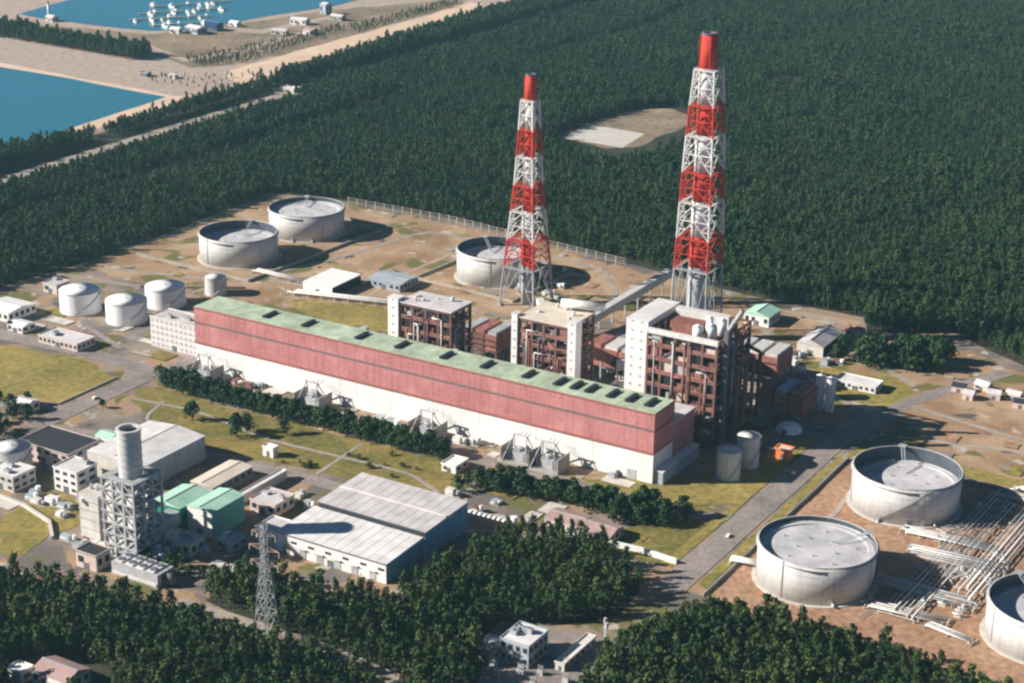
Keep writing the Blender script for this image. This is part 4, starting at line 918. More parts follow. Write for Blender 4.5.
# ------------------------------------------------------------------ fences, walls, bunds
def fence(label, pts, h, step, material='pipe_pale', rail=3, name='fence', pr=.35):
    T = thing(name, label, 'fence', pts[0][0], pts[0][1])
    s0, t0 = pts[0]; cm = MB().box(-pr, pr, -pr, pr, 0, h).mesh('post', material)
    for (a, b) in zip(pts, pts[1:]):
        L = math.hypot(b[0] - a[0], b[1] - a[1]); n = max(1, round(L / step))
        for k in range(n): link('post', cm, T, (a[0] - s0 + (b[0] - a[0]) * k / n, a[1] - t0 + (b[1] - a[1]) * k / n, 0))
        for j in range(rail):
            z = h * (j + .8) / (rail + .1)
            MB().tube((a[0] - s0, a[1] - t0, z), (b[0] - s0, b[1] - t0, z), pr * .45, 5).build('rail', material, T)
    return T
fence('pale post and rail screen between the tank yard and the forest', [(-505, 393), (-398, 395), (-298, 381), (-210, 370)], 7.0, 9.5, 'concrete', 3, 'screen_fence', .4)
def low_wall(label, pts, h, w_, material='concrete', name='bund_wall'):
    T = thing(name, label, 'wall', pts[0][0], pts[0][1]); s0, t0 = pts[0]
    for (a, b) in zip(pts, pts[1:]):
        d = Vector((b[0] - a[0], b[1] - a[1])); L = d.length; d.normalize(); nrm = Vector((-d.y, d.x)) * w_ / 2
        n = max(1, int(L / 12))
        for k in range(n):
            p = Vector((a[0] - s0, a[1] - t0)) + d * (L * k / n + .04); q = Vector((a[0] - s0, a[1] - t0)) + d * (L * (k + 1) / n - .04)
            MB().prism([tuple(p + nrm), tuple(q + nrm), tuple(q - nrm), tuple(p - nrm)], 0, h).build('wall_panel', material, T)
    return T
for a_ in low_wall_later: low_wall(*a_, 'concrete_pale', 'boundary_wall')
low_wall('low dark wall between the right road and the tank yard', [(86, -112), (86, 100)], 1.8, .6)
low_wall('white boundary wall at the end of the right road', [(14, -86), (36, -84), (58, -86)], 3.2, 1.4, 'tank_white', 'boundary_wall')
low_wall('bund wall round the left pair of oil tanks', [(-560, 172), (-440, 168), (-436, 262), (-432, 352), (-560, 356)], 2.2, 1.6, 'path')
low_wall('bund wall round the oil tank behind the far chimney', [(-335, 248), (-240, 240), (-238, 332), (-330, 338), (-335, 250)], 2.0, 1.4, 'path')
low_wall('bund wall on the far side of the right tank yard', [(88, 102), (170, 106), (330, 98)], 1.8, 1.0, 'path')
low_wall('kerb wall at the left edge of the near lawn', [(-384, -44), (-383, -100), (-420, -118)], 1.0, .8, 'concrete')
low_wall('yard wall on the left below the forest', [(-575, 96), (-500, 110), (-430, 152)], 2.4, 1.0, 'path')

# ------------------------------------------------------------------ pipe racks in the right tank yard
def pipe_rack(label, s0, t0, s1, t1, n, r, z, gap, seed=0):
    T = thing('pipe_rack', label, 'pipe rack', s0, t0, 0, 'pipe racks of the right tank yard'); rng = random.Random(seed)
    d = Vector((s1 - s0, t1 - t0, 0)); L = d.length; d.normalize(); nr = Vector((-d.y, d.x, 0))
    m = max(1, int(L / 11))
    for k in range(m + 1):
        c = d * (L * k / m); w_ = n * gap / 2 + .6
        b = MB().tube(c - nr * w_ + Vector((0, 0, z - r - .3)), c + nr * w_ + Vector((0, 0, z - r - .3)), .3, 4)
        for sg in (-1, 1): b.tube(c + nr * sg * (w_ - .5), c + nr * sg * (w_ - .5) + Vector((0, 0, z - r - .6)), .3, 4)
        b.build('support', 'concrete_pale', T)
    for k in range(n):
        o = nr * ((k - (n - 1) / 2) * gap); a0 = rng.uniform(0, .08) * L; a1 = L - rng.uniform(0, .08) * L
        rr = r * rng.choice([.7, 1, 1.25]); p = d * a0 + o; q = d * a1 + o
        pts = [p + Vector((0, 0, .4)), p + Vector((0, 0, z)), q + Vector((0, 0, z)), q + Vector((0, 0, .4))]
        MB().path(pts, rr, 7).build('pipe', rng.choice(['pipe_pale', 'pipe_pale', 'tank_white', 'steel_grey']), T, True)
pipe_rack('main pale pipe rack running away between the right oil tanks', 180, -80, 186, 98, 7, .48, 2.6, 2.7, 1)
pipe_rack('second pipe rack right of the main one', 203, -45, 208, 130, 6, .48, 2.8, 2.6, 2)
pipe_rack('cross pipe rack behind the nearest right tank', 160, -6, 214, -2, 5, .45, 3.4, 3.0, 3)
pipe_rack('cross pipe rack along the front of the yard', 156, -47, 212, -47, 5, .45, 2.2, 2.6, 4)
pipe_rack('short pipe rack at the yard front corner', 162, -74, 205, -72, 4, .45, 2.0, 2.4, 5)
pipe_rack('cross pipe rack before the roadside oil tank', 148, 20, 206, 22, 4, .45, 2.4, 2.4, 6)
pipe_rack('far cross pipe rack beyond the roadside oil tank', 176, 96, 260, 98, 4, .45, 2.4, 2.4, 7)
pipe_rack('short rack linking the left pair of oil tanks to the plant', -452, 190, -400, 188, 3, .7, 2.6, 2.8, 8)
pipe_rack('pipe rack leading across the lawn behind the hall', -400, 160, -260, 196, 3, .8, 3.2, 2.8, 9)
pipe_rack('short pipe rack between the right road and the nearest right tank', 82, -68, 100, -66, 2, .9, 3.0, 3.0, 10)
pipe_rack('pipe run bending off the main rack towards the roadside tank', 168, 30, 180, 52, 3, .4, 1.8, 2.2, 11)
pipe_rack('pipe run in front of the cut off right tank', 196, -78, 222, -84, 3, .4, 1.6, 2.2, 12)
pipe_rack('pipe run between the main racks', 188, -24, 204, 12, 4, .4, 1.5, 2.2, 13)
pipe_rack('pipe run under the yard wall beyond the roadside tank', 186, 112, 250, 118, 3, .4, 1.6, 2.2, 14)
valves = []
rng = random.Random(31)
P = sorted([rng.choice([(rng.uniform(160, 212), rng.uniform(-70, -40)), (rng.uniform(165, 210), rng.uniform(-20, 20)), (rng.uniform(172, 240), rng.uniform(60, 120))]) for k in range(26)], key=lambda p: W(*p)[0] / W(*p)[1])
WRD = ['leftmost', 'second', 'third', 'fourth', 'fifth', 'sixth', 'seventh', 'eighth', 'ninth', 'tenth', 'eleventh', 'twelfth', 'thirteenth', 'fourteenth', 'fifteenth', 'sixteenth', 'seventeenth', 'eighteenth', 'nineteenth', 'twentieth', 'twenty first', 'twenty second', 'twenty third', 'twenty fourth', 'twenty fifth', 'twenty sixth']
for k, (s, t) in enumerate(P):
    T = thing('valve_set', 'small pale valve set in the right tank yard, ' + WRD[k] + ('' if k == 0 else ' from the left'), 'valve', s, t, 0, 'valve sets of the right tank yard')
    MB().box(-1.8, 1.8, -1.2, 1.2, 0, .4).build('plinth', 'concrete_pale', T)
    MB().tube((-2.6, 0, 1.5), (2.6, 0, 1.5), .55, 8).build('pipe', 'pipe_pale', T, True)
    MB().cyl(0, 0, .5, 1.9, 3.4, 8).ring(0, 0, .7, .95, 3.41, 3.6, 12).build('valve', rng.choice(['tank_white', 'steel_grey', 'pipe_pale']), T)

# clutter of the working yards
def skid(s, t, k, label, grp, rng):
    T = thing('plant_skid', label, 'plant skid', s, t, 0, grp, rng.choice([0, 0, 0, math.pi / 2]))
    w_, d_ = rng.uniform(3, 6.5), rng.uniform(2, 4); h = rng.uniform(2.2, 5)
    MB().box(-w_, w_, -d_, d_, 0, .4).build('plinth', 'concrete', T)
    MB().box(-w_ * .9, w_ * .1, -d_ * .8, d_ * .8, .41, h).build('cabinet', rng.choice(['steel_grey', 'white_paint', 'wall_bluegrey', 'pipe_pale', 'steel_brown']), T)
    MB().cyl(w_ * .55, 0, d_ * .5, .41, h * rng.uniform(.8, 1.5), 12).build('vessel', rng.choice(['pipe_pale', 'steel_grey', 'tank_white']), T, True)
    MB().path([(w_ * .55, 0, h * .5), (w_ * .55, -d_ * .9, h * .5), (-w_ * .9, -d_ * .9, h * .5)], .3, 6).build('pipe', 'pipe_pale', T, True)
rng = random.Random(12)
zones = [((-345, -20, -12, -3), 16, 'small plant skid at the foot of the white hall wall', 'skids along the hall wall'),
         ((-240, -160, -245, -205), 26, 'small plant skid among the front left turbine plant', 'skids of the front left plant'),
         ((-300, -240, -225, -205), 7, 'small plant skid in the yard left of the round stack', 'skids left of the round stack'),
         ((-175, -60, 112, 170), 16, 'small plant skid behind the middle boilers', 'skids behind the boilers'),
         ((-60, 20, 215, 255), 12, 'small plant skid near the mint roofed store', 'skids near the mint roofed store'),
         ((-430, -260, 96, 124), 10, 'small plant skid on the yard right behind the hall', 'skids behind the hall'),
         ((-262, -190, 262, 330), 8, 'small plant skid around the far chimney', 'skids around the far chimney'),
         ((-200, -150, -150, -125), 6, 'small plant skid between the sheds and the warehouse', 'skids beside the warehouse'),
         ((-100, -40, -100, -70), 6, 'small plant skid on the pale yard before the workshops', 'skids before the workshops')]
ORD = ['leftmost', 'second', 'third', 'fourth', 'fifth', 'sixth', 'seventh', 'eighth', 'ninth', 'tenth', 'eleventh', 'twelfth', 'thirteenth', 'fourteenth', 'fifteenth',
       'sixteenth', 'seventeenth', 'eighteenth', 'nineteenth', 'twentieth', 'twenty first', 'twenty second', 'twenty third', 'twenty fourth', 'twenty fifth', 'twenty sixth']
def by_place(pts): return sorted(pts, key=lambda p: W(*p)[0] / W(*p)[1])
for (a, b, c, d), n, lab, grp in zones:
    P = by_place([(rng.uniform(a, b), rng.uniform(c, d)) for k in range(n)])
    for k, (s, t) in enumerate(P): skid(s, t, k, lab + ', ' + ORD[k] + ('' if k == 0 else ' from the left'), grp, rng)

# vehicles on the roads
def car_proto():
    T = thing('car', 'x', 'car', 0, 0)
    prof = [(-2.2, .35), (2.2, .35), (2.2, .85), (1.2, 1.0), (.6, 1.5), (-1.3, 1.5), (-2.0, 1.0), (-2.2, .95)]
    vs = [(x, -.85, z) for x, z in prof] + [(x, .85, z) for x, z in prof]; n = len(prof)
    MB().add(vs, [tuple(range(n)), tuple(range(2 * n - 1, n - 1, -1))] + [(i, n + i, n + (i + 1) % n, (i + 1) % n) for i in range(n)]).build('body', 'tank_white', T)
    MB().box(-1.5, .8, -.87, .87, 1.02, 1.38).build('windows', 'glass_dark', T)
    for x in (-1.35, 1.35):
        for y in (-.86, .86): MB().tube((x, y - .1, .34), (x, y + .1, .34), .34, 12).build('wheel', 'dark_void', T)
    return T
cp = car_proto()
spots = [(-462, -20, .05, 'white car on the road above the yellow lawn'), (68, -40, 1.57, 'white car on the right road beside the near lawn'), (66, 60, 1.57, 'white car on the right road beside the roadside tank'), (-370, -80, 1.57, 'white car on the road below the yellow lawn corner'), (-140, -103, .03, 'white car on the road behind the large warehouse')]
for k in range(9): spots.append((-300 + k * 3.2, -142, 1.57, 'white parked car in the row behind the black roofed block, %s%s' % (WRD[k], '' if k == 0 else ' from the left')))
for k in range(8): spots.append((-70 + k * 3.2, -92, 1.57, 'white parked car in the row before the right tree belt, %s%s' % (WRD[k], '' if k == 0 else ' from the left')))
for k, (s, t, a, lab) in enumerate(spots):
    o = cp if k == 0 else copy_thing(cp, (0, 0, 0), 0)
    o.location = W(s, t, .3); o.rotation_euler = (0, 0, RZ + a); tag(o, lab, 'car', 'cars of the plant')

# ------------------------------------------------------------------ trees
def crown(seed, n, R, z0, z1, size, flat=.6, clumps=9):
    """needle or leaf tufts spread in clumps through an uneven dome"""
    rg = np.random.default_rng(seed); V = []; F = []
    cs = []
    for k in range(clumps):
        f = (k + .3) / clumps; a = rg.uniform(0, 6.28); q = R * (1 - f) ** flat * rg.uniform(.25, .62)
        cs.append((q * math.cos(a), q * math.sin(a), z0 + (z1 - z0) * (.12 + .76 * f), R * (.36 + .34 * (1 - f)) * rg.uniform(.8, 1.15)))
    for i in range(n):
        c = cs[rg.integers(len(cs))]
        d = rg.normal(size=3); d /= np.linalg.norm(d); d[2] = d[2] * .8 + .15
        p = np.array(c[:3]) + d * c[3] * rg.uniform(.55, 1.08) * np.array([1, 1, .85])
        nrm = d + rg.normal(size=3) * .45; nrm /= np.linalg.norm(nrm)
        a = np.cross(nrm, rg.normal(size=3)); a /= np.linalg.norm(a); b = np.cross(nrm, a)
        w = size * rg.uniform(.6, 1.25); h = w * rg.uniform(.6, 1.0); k = len(V)
        V += [tuple(p - a * w - b * h * .4), tuple(p + a * w * .2 - b * h), tuple(p + a * w + b * h * .3), tuple(p - a * w * .1 + b * h + nrm * w * .25)]
        F.append((k, k + 1, k + 2, k + 3))
    return V, F
def trunk(h, r, seed):
    rg = random.Random(seed); m = MB()
    m.tube((0, 0, 0), (rg.uniform(-.3, .3), rg.uniform(-.3, .3), h * .5), r, 6, r * .7, False); p = Vector(m.v[-6]) * 0 + Vector((0, 0, h * .5))
    m.tube((0, 0, h * .5), (rg.uniform(-.3, .3), rg.uniform(-.3, .3), h), r * .7, 6, r * .2, False)
    for k in range(5):
        a = rg.uniform(0, 6.28); z = h * rg.uniform(.45, .9); L = h * .2
        m.tube((0, 0, z), (L * math.cos(a), L * math.sin(a), z + L * .45), r * .35, 5, r * .12, False)
    return m
PINE = []
for k in range(6):
    hh = 11.5 + 1.3 * (k % 4)
    V, F = crown(100 + k, 210, 2.7 + .3 * (k % 3), 3.4 + .5 * (k % 2), hh, .52, .55 + .12 * (k % 3), 8 + k)
    cm = MB(); cm.add(V, F)
    PINE.append((cm, trunk(hh * .95, .28, k), hh))
BROAD = []
for k in range(4):
    V, F = crown(300 + k, 340, 3.6, 1.2, 8.4, .55, .4, 12)
    cm = MB(); cm.add(V, F); BROAD.append((cm, trunk(7.0, .3, 20 + k), 8.4))

def scatter(poly, step, jit, seed, clip=True):
    P = np.array([W(*p)[:2] for p in poly]); lo, hi = P.min(0), P.max(0)
    rg = np.random.default_rng(seed)
    xs = np.arange(lo[0], hi[0], step); ys = np.arange(lo[1], hi[1], step * .9)
    X, Y = np.meshgrid(xs, ys); X[1::2] += step / 2
    Q = np.c_[X.ravel(), Y.ravel()]; 
    if clip:
        x, y = seen(Q); Q = Q[(x > -150) & (x < 1174) & (y > -70) & (y < 800) & (Q[:, 1] > 300)]
    Q = Q + rg.uniform(-jit, jit, Q.shape)
    return Q[inside(Q, P)]
def st_of(Q): D = Q - ORG; return D @ SX, D @ TX
far = scatter(FAR, 4.9, 1.7, 1)
s_, t_ = st_of(far)
rd = -812 - 8 - np.clip((t_ - 100) / 600, 0, 1) * 13
keep = ~((s_ > rd - 26) & (s_ < rd + np.where(t_ < 720, 36, 16)) & (t_ < 2600))
keep &= ~((np.abs(s_ + 716 + 3 * np.sin(t_ / 90)) < 13) & (t_ < 800))
keep &= ~inside(far, [W(*p)[:2] for p in pic((548, 137), (585, 123), (640, 108), (672, 107), (694, 115), (696, 138), (668, 152), (645, 163), (604, 166), (566, 152))])
keep &= ~inside(far, [W(*p)[:2] for p in pic((535, 55), (620, 33), (705, 3), (712, 3), (640, 34), (540, 60))])
keep &= ~inside(far, [W(*p)[:2] for p in pic((770, 76), (812, 78), (800, 90), (765, 86))])
gap = np.sin(far[:, 0] * .031 + 1.3 * np.sin(far[:, 1] * .017)) * np.sin(far[:, 1] * .023 + .7 * np.sin(far[:, 0] * .011))
rg = np.random.default_rng(7)
keep &= ~((gap > .86) & (rg.random(len(far)) < .55)) & (rg.random(len(far)) > .03)
far = far[keep]
near = np.vstack([scatter(NEAR1, 5.2, 1.6, 2), scatter(NEAR2, 5.2, 1.6, 3), scatter(NEAR3, 5.2, 1.6, 4)])
hb_ = [W(*p)[:2] for p in pic((8, 668), (60, 660), (112, 672), (116, 720), (0, 720))]
near = near[~inside(near, hb_)]
hd = [W(*p)[:2] for p in ((-79, -282), (-67, -282), (-67, -270), (-79, -270))]
near = near[~inside(near, hd)]
coast0 = scatter(COAST, 4.6, 1.4, 5); nco = len(coast0)
coast = np.vstack([coast0, scatter(SCRUB, 6.5, 3, 6), scatter(pic((140, 78), (250, 74), (255, 80), (200, 90), (160, 86)), 14, 6, 8), scatter(pic((345, 28), (450, 2), (462, 4), (360, 34)), 7, 3, 9)])
x, y = seen(near)
infr = (x > 4) & (x < 1020) & (y < 678)
order = np.argsort(np.where(infr, near[:, 1], 1e9))
single = near[order[:300]]; near = near[order[300:]]
POS = np.vstack([near, far, coast]); NP = len(POS)
sc = rg.uniform(.66, 1.26, NP) * (1 + .16 * np.sin(POS[:, 0] * .021 + 2 * np.sin(POS[:, 1] * .006)) * np.sin(POS[:, 1] * .016)); sc[:len(near)] *= 1.22; sc *= np.where(rg.random(NP) < .06, 1.25, 1.0); rot = rg.uniform(0, 6.28, NP); pick = rg.integers(1, 7, NP); pick[:len(near)] += 6
s_, t_ = st_of(POS); sc *= np.where(s_ < -836, 1.12, 1.0); sc[len(near) + len(far) + nco:] *= .45
verts = []; faces = []; mi = []; tpl = []
for k, (cm, tm, hh) in enumerate(PINE + PINE):
    for m_, mid in ((cm, 0 if k < 6 else 2), (tm, 1)):
        b0 = len(verts); verts += m_.v; faces += [tuple(i + b0 for i in f) for f in m_.f]; mi += [mid] * len(m_.f); tpl += [k + 1] * len(m_.v)
nb = len(verts); verts += [(float(p[0]), float(p[1]), 0.0) for p in POS]
fm = bpy.data.meshes.new('pine_forest'); fm.from_pydata(verts, [], faces)
fm.materials.append(MATS['pine_needles']); fm.materials.append(MATS['bark']); fm.materials.append(MATS['pine_needles_near']); fm.polygons.foreach_set('material_index', mi)
def attr(nm, typ, vals):
    a = fm.attributes.new(nm, typ, 'POINT'); a.data.foreach_set('value', vals)
attr('tpl', 'INT', tpl + [0] * NP); attr('pick', 'INT', [0] * nb + [int(v) for v in pick])
attr('size', 'FLOAT', [1.0] * nb + [float(v) for v in sc]); attr('turn', 'FLOAT', [0.0] * nb + [float(v) for v in rot])
forest = link('pine_forest', fm); forest['kind'] = 'stuff'; tag(forest, 'dense dark green pine forest around the whole plant', 'forest')
ng = bpy.data.node_groups.new('forest_scatter', 'GeometryNodeTree')
ng.interface.new_socket('Geometry', in_out='INPUT', socket_type='NodeSocketGeometry'); ng.interface.new_socket('Geometry', in_out='OUTPUT', socket_type='NodeSocketGeometry')
gi = ng.nodes.new('NodeGroupInput'); go = ng.nodes.new('NodeGroupOutput'); jn = ng.nodes.new('GeometryNodeJoinGeometry')
def named(nm, typ):
    n_ = ng.nodes.new('GeometryNodeInputNamedAttribute'); n_.data_type = typ; n_.inputs['Name'].default_value = nm; return n_.outputs['Attribute']
def equals(sock, val):
    c = ng.nodes.new('FunctionNodeCompare'); c.data_type = 'INT'; c.operation = 'EQUAL'; ng.links.new(sock, c.inputs[2]); c.inputs[3].default_value = val; return c.outputs[0]
A_tpl, A_pick, A_size, A_turn = named('tpl', 'INT'), named('pick', 'INT'), named('size', 'FLOAT'), named('turn', 'FLOAT')
cx = ng.nodes.new('ShaderNodeCombineXYZ'); ng.links.new(A_turn, cx.inputs[2])
for k in range(1, 13):
    se = ng.nodes.new('GeometryNodeSeparateGeometry'); se.domain = 'POINT'; ng.links.new(gi.outputs[0], se.inputs[0]); ng.links.new(equals(A_tpl, k), se.inputs[1])
    sp = ng.nodes.new('GeometryNodeSeparateGeometry'); sp.domain = 'POINT'; ng.links.new(gi.outputs[0], sp.inputs[0]); ng.links.new(equals(A_pick, k), sp.inputs[1])
    ip = ng.nodes.new('GeometryNodeInstanceOnPoints'); ng.links.new(sp.outputs[0], ip.inputs['Points']); ng.links.new(se.outputs[0], ip.inputs['Instance'])
    ng.links.new(cx.outputs[0], ip.inputs['Rotation']); ng.links.new(A_size, ip.inputs['Scale']); ng.links.new(ip.outputs[0], jn.inputs[0])
ng.links.new(jn.outputs[0], go.inputs[0])
forest.modifiers.new('scatter', 'NODES').node_group = ng
print('forest trees', NP)

pcm = [(cm.mesh('crown', 'pine_needles_near'), tm.mesh('trunk', 'bark')) for cm, tm, hh in PINE]
bcm = [(cm.mesh('crown', 'broad_leaves'), tm.mesh('trunk', 'bark')) for cm, tm, hh in BROAD]
scm = [(cm.mesh('crown', 'shrub_leaves'), tm.mesh('trunk', 'bark')) for cm, tm, hh in BROAD]
def tree(name, label, group, xy, meshes, k, scale, rot, cat='tree', z=1.0):
    T = bpy.data.objects.new(name, None); COL.objects.link(T); T.location = (float(xy[0]), float(xy[1]), 0); T.rotation_euler = (0, 0, rot); T.scale = (scale, scale, scale * z)
    tag(T, label, cat, group)
    link('crown', meshes[k][0], T); link('trunk', meshes[k][1], T)
    return T
rng = random.Random(3)
for p in single:
    tree('pine_tree', 'one of the nearest dark green pines, standing along the bottom of the picture', 'nearest pines along the bottom', p, pcm, rng.randrange(6), rng.uniform(.95, 1.5), rng.uniform(0, 6.28))
def row(pts, n, jit, label, group, meshes, lo, hi, name='round_tree', cat='tree', seed=0, z=1.0):
    rg_ = random.Random(seed); L = [math.hypot(b[0] - a[0], b[1] - a[1]) for a, b in zip(pts, pts[1:])]; tot = sum(L)
    for k in range(n):
        d = (k + .5) / n * tot; i = 0
        while d > L[i] and i < len(L) - 1: d -= L[i]; i += 1
        f = d / L[i]; s = pts[i][0] + (pts[i + 1][0] - pts[i][0]) * f + rg_.uniform(-jit, jit); t = pts[i][1] + (pts[i + 1][1] - pts[i][1]) * f + rg_.uniform(-jit, jit)
        tree(name, label, group, W(s, t)[:2], meshes, rg_.randrange(4), rg_.uniform(lo, hi), rg_.uniform(0, 6.28), cat, z)
row([(-356, -34), (-300, -36), (-240, -35), (-122, -31)], 44, 1.8, 'dark rounded tree in the long row before the white hall wall', 'trees of the long row', bcm, 1.35, 1.9, seed=1)
row([(-352, -40), (-296, -42), (-180, -39), (-124, -37)], 40, 1.8, 'dark rounded tree in the long row before the white hall wall', 'trees of the long row', bcm, 1.2, 1.75, seed=2)
row([(-84, -62), (-60, -58), (-20, -50), (10, -46), (30, -44)], 26, 3.0, 'dark rounded tree in the belt right of the transformer gap', 'trees of the right belt', bcm, 1.3, 1.8, seed=3)
row([(-78, -54), (-40, -46), (0, -38), (40, -30)], 24, 4.0, 'dark rounded tree in the belt right of the transformer gap', 'trees of the right belt', bcm, 1.3, 1.9, seed=4)
row([(2, -58), (24, -54), (36, -42)], 9, 4.0, 'dark rounded tree in the belt right of the transformer gap', 'trees of the right belt', bcm, 1.2, 1.8, seed=5)
row([(30, 262), (60, 270), (82, 280)], 16, 6.0, 'tall dark tree of the clump right of the gabled shed', 'trees of the right clump', bcm, 1.9, 2.7, seed=6)
row([(36, 284), (80, 296)], 12, 6.0, 'tall dark tree of the clump right of the gabled shed', 'trees of the right clump', bcm, 1.9, 2.7, seed=7)
for k, (px_, py_, sc_, lab) in enumerate(((192, 420, 1.7, 'single dark tree on the lawn, leftmost of the lawn trees'), (237, 437, 2.0, 'single dark tree on the lawn, left of two close together'), (247, 432, 1.6, 'single dark tree on the lawn, right of two close together'), (284, 434, 1.5, 'single dark tree on the lawn, rightmost of the lawn trees'),
        (103, 408, .8, 'small round tree beside the road above the grey machine hall'), (458, 492, 1.35, 'dark tree at the right corner of the large warehouse'), (468, 486, 1.1, 'second dark tree at the right corner of the large warehouse'), (843, 356, 2.0, 'tall dark tree against the end of the gabled shed'), (10, 330, .9, 'dark tree below the pavilion at the left edge'), (836, 360, 1.6, 'lower dark tree before the end of the gabled shed'))):
    tree('lawn_tree', lab, 'single trees', W(*plan(px_, py_))[:2], bcm, k % 4, sc_, k * 1.1)
P = by_place([plan(rng.choice([rng.uniform(282, 312), rng.uniform(345, 430)]), rng.uniform(455, 484)) for k in range(26)])
P = [p for p in P if p[1] > -98]
for k, p in enumerate(P): tree('shrub', 'low green shrub on the lawn above the warehouse, ' + ORD[k] + ('' if k == 0 else ' from the left'), 'lawn shrubs', W(*p)[:2], scm, k % 4, rng.uniform(.4, .85), k, 'shrub', .6)
for k in range(16):
    p = plan(rng.uniform(-10, 44), rng.uniform(400, 446))
    if p[0] > -346: continue
    tree('round_tree', 'dark tree of the shaded clump at the left edge', 'trees at the left edge', W(*p)[:2], bcm, k % 4, rng.uniform(.9, 1.4), k)
row([(-190, -240), (-150, -236), (-140, -225)], 10, 5.0, 'green tree at the edge of the wood beside the cooler', 'trees beside the cooler', bcm, .7, 1.1, seed=11)

# ------------------------------------------------------------------ harbour: jetties, boats, sheds
def jetty(label, x0, y0, x1, y1):
    a = ground_at(x0, y0); b = ground_at(x1, y1); d = Vector((b[0] - a[0], b[1] - a[1])); L = d.length
    T = bpy.data.objects.new('jetty', None); COL.objects.link(T); T.location = (a[0], a[1], .4); T.rotation_euler = (0, 0, math.atan2(d.y, d.x)); tag(T, label, 'jetty', 'harbour jetties')
    MB().box(0, L, -1.6, 1.6, 1.2, 2.0).build('deck', 'path', T)
    for k in range(int(L / 14) + 1):
        for y in (-2, 2): MB().cyl(k * 14 + .6, y, .5, -.2, 1.19, 8).build('pile', 'concrete', T)
    return a, d.normalized(), L
def boat_proto():
    T = bpy.data.objects.new('boat', None); COL.objects.link(T)
    out = [(-6, -1.8), (3, -2.0), (6, -1.1), (8, 0), (6, 1.1), (3, 2.0), (-6, 1.8)]; n = len(out)
    vs = [(x * .9, y * .75, 0) for x, y in out] + [(x, y, 1.6 + .06 * max(0, x)) for x, y in out]
    MB().add(vs, [tuple(range(n, 2 * n)), tuple(range(n - 1, -1, -1))] + [(i, (i + 1) % n, n + (i + 1) % n, n + i) for i in range(n)]).build('hull', 'tank_white', T)
    c = MB().box(-3, 2, -1.2, 1.2, 1.62, 3.6).build('cabin', 'white_paint', T)
    MB().box(-2.8, 2.05, -1.23, 1.23, 2.5, 3.1).build('window', 'glass_dark', c)
    MB().tube((-.5, 0, 3.6), (-.5, 0, 8), .12, 5).build('mast', 'steel_grey', T)
    return T
bp0 = boat_proto(); nbt = 0
rng = random.Random(17)
ROW = ['top', 'second', 'third', 'lowest']
for j, (x0, y0, x1, y1) in enumerate(((150, 8, 232, 2), (138, 15, 226, 9), (128, 21, 212, 17), (150, 27, 205, 23))):
    a, d, L = jetty('pale jetty in the harbour, ' + ROW[j] + ' of four', x0, y0, x1, y1)
    kk = 0; q = 8
    while q < L - 4:
        if rng.random() < .75:
            side = rng.choice([-1, 1]); p = Vector((a[0], a[1])) + d * q + Vector((-d.y, d.x)) * side * 9.5
            o = bp0 if nbt == 0 else copy_thing(bp0, (0, 0, 0), 0)
            o.location = (p.x, p.y, .3); o.rotation_euler = (0, 0, math.atan2(d.y, d.x) + side * math.pi / 2); o.scale = (rng.uniform(.8, 1.5),) * 3
            tag(o, 'white boat at the %s harbour jetty, %s%s' % (ROW[j], ORD[min(kk, 25)], '' if kk == 0 else ' from the left'), 'boat', 'boats moored in the harbour'); kk += 1; nbt += 1
        q += rng.uniform(7, 14)
hs = [(196, 33, 26, 16, 8, 'roof_pale', 'wall_bluegrey', 'pale roofed boathouse at the harbour quay'), (214, 30, 22, 14, 9, 'blue_paint', 'blue_paint', 'blue roofed boathouse at the harbour quay'), (176, 33, 14, 10, 6, 'tank_white', 'white_paint', 'small white shed left of the harbour boathouses'),
      (52, 21, 16, 10, 6, 'roof_grey', 'concrete_pale', 'grey shed on the far left quay'), (235, 26, 14, 10, 5, 'tank_white', 'white_paint', 'small white shed right of the harbour boathouses'), (300, 24, 24, 14, 7, 'roof_pale', 'white_paint', 'pale shed on the sand right of the harbour'),
      (326, 14, 12, 12, 14, 'roof_grey', 'wall_bluegrey', 'tall grey shed on the sand right of the harbour'), (338, 20, 20, 12, 6, 'roof_grey', 'concrete', 'low grey shed beside the tall one right of the harbour'), (280, 34, 22, 10, 5, 'roof_grey', 'concrete_pale', 'long grey shed on the scrub right of the harbour'), (310, 34, 16, 10, 5, 'roof_pink', 'white_paint', 'pink roofed shed on the scrub right of the harbour')]
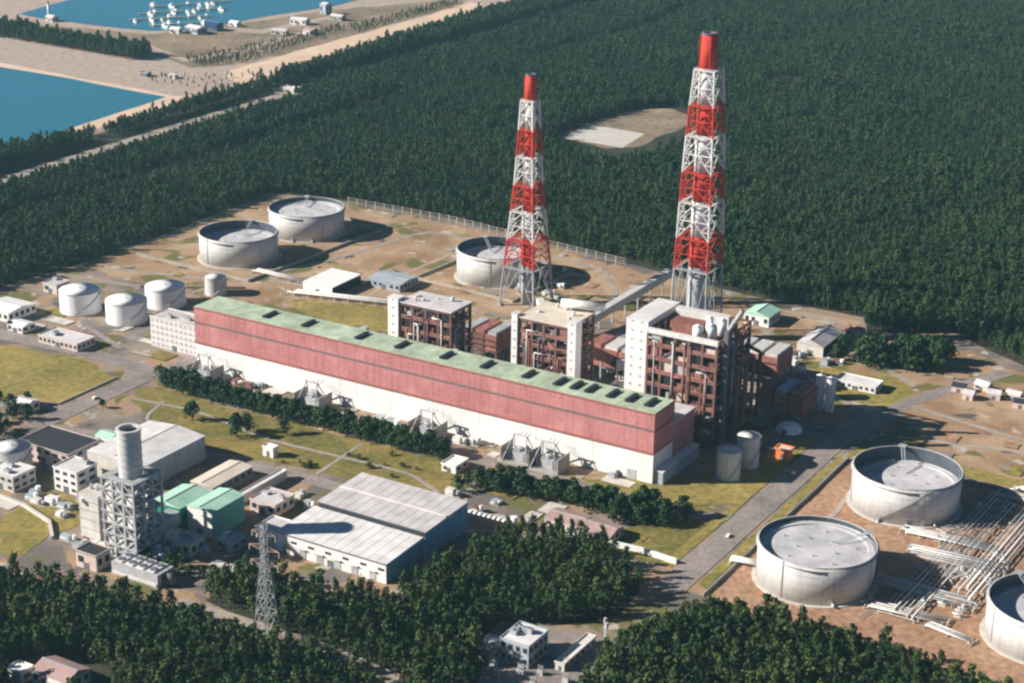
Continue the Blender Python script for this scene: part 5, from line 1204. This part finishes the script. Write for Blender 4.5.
for k, (x, y, a, b, h, rf, wl, lab) in enumerate(hs):
    s, t = plan(x, y); building('harbour_shed', lab, 'shed', s - a / 2, s + a / 2, t - b / 2, t + b / 2, h, wl, rf, 'gable_s', 2.5, rows=1, group='harbour sheds', rot=.2 * (k % 3 - 1))
lt = thing('light_tower', 'slim white light tower on the far left quay', 'tower', *plan(49, 17))
MB().cyl(0, 0, 2.2, 0, 18, 12, 1.5).build('shaft', 'tank_white', lt, True); MB().cyl(0, 0, 2.3, 18.01, 19, 12).build('gallery', 'roof_mint', lt); MB().cyl(0, 0, 1.2, 19.01, 21.5, 10).build('lantern', 'glass_dark', lt)
for k, (x, y, a, b, lab) in enumerate(((290, 91, 20, 12, 'pale low shed on the forest road junction'), (146, 76, 10, 8, 'small dark hut on the sand beyond the pond'), (172, 78, 14, 6, 'low grey shed on the sand beyond the pond'))):
    s, t = plan(x, y); building('low_shed', lab, 'shed', s - a / 2, s + a / 2, t - b / 2, t + b / 2, 4, 'concrete_pale' if k != 1 else 'steel_dark', 'roof_pale' if k == 0 else 'roof_grey', 'flat', rows=0)
sheet('junction', pic((272, 88), (300, 86), (330, 80), (336, 83), (318, 96), (300, 95), (275, 94)), .22, 'path')

# ------------------------------------------------------------------ haze: one closed box of thin air round everything
hz = MB().box(-4500, 4500, -900, 6500, -1.06, 462).mesh('haze', 'white_paint'); hz.materials.clear()
hm = bpy.data.materials.new('haze_air'); hm.use_nodes = True; N = hm.node_tree
for n_ in list(N.nodes):
    if n_.type != 'OUTPUT_MATERIAL': N.nodes.remove(n_)
pv = N.nodes.new('ShaderNodeVolumePrincipled'); pv.inputs['Density'].default_value = 0.000042; pv.inputs['Color'].default_value = (0.42, 0.85, 0.98, 1); pv.inputs['Anisotropy'].default_value = 0.2
N.links.new(pv.outputs[0], [n_ for n_ in N.nodes if n_.type == 'OUTPUT_MATERIAL'][0].inputs['Volume'])
hz.materials.append(hm); ho = link('haze', hz); ho['kind'] = 'stuff'; ho['label'] = 'thin pale haze over the whole plain'; ho['category'] = 'haze'
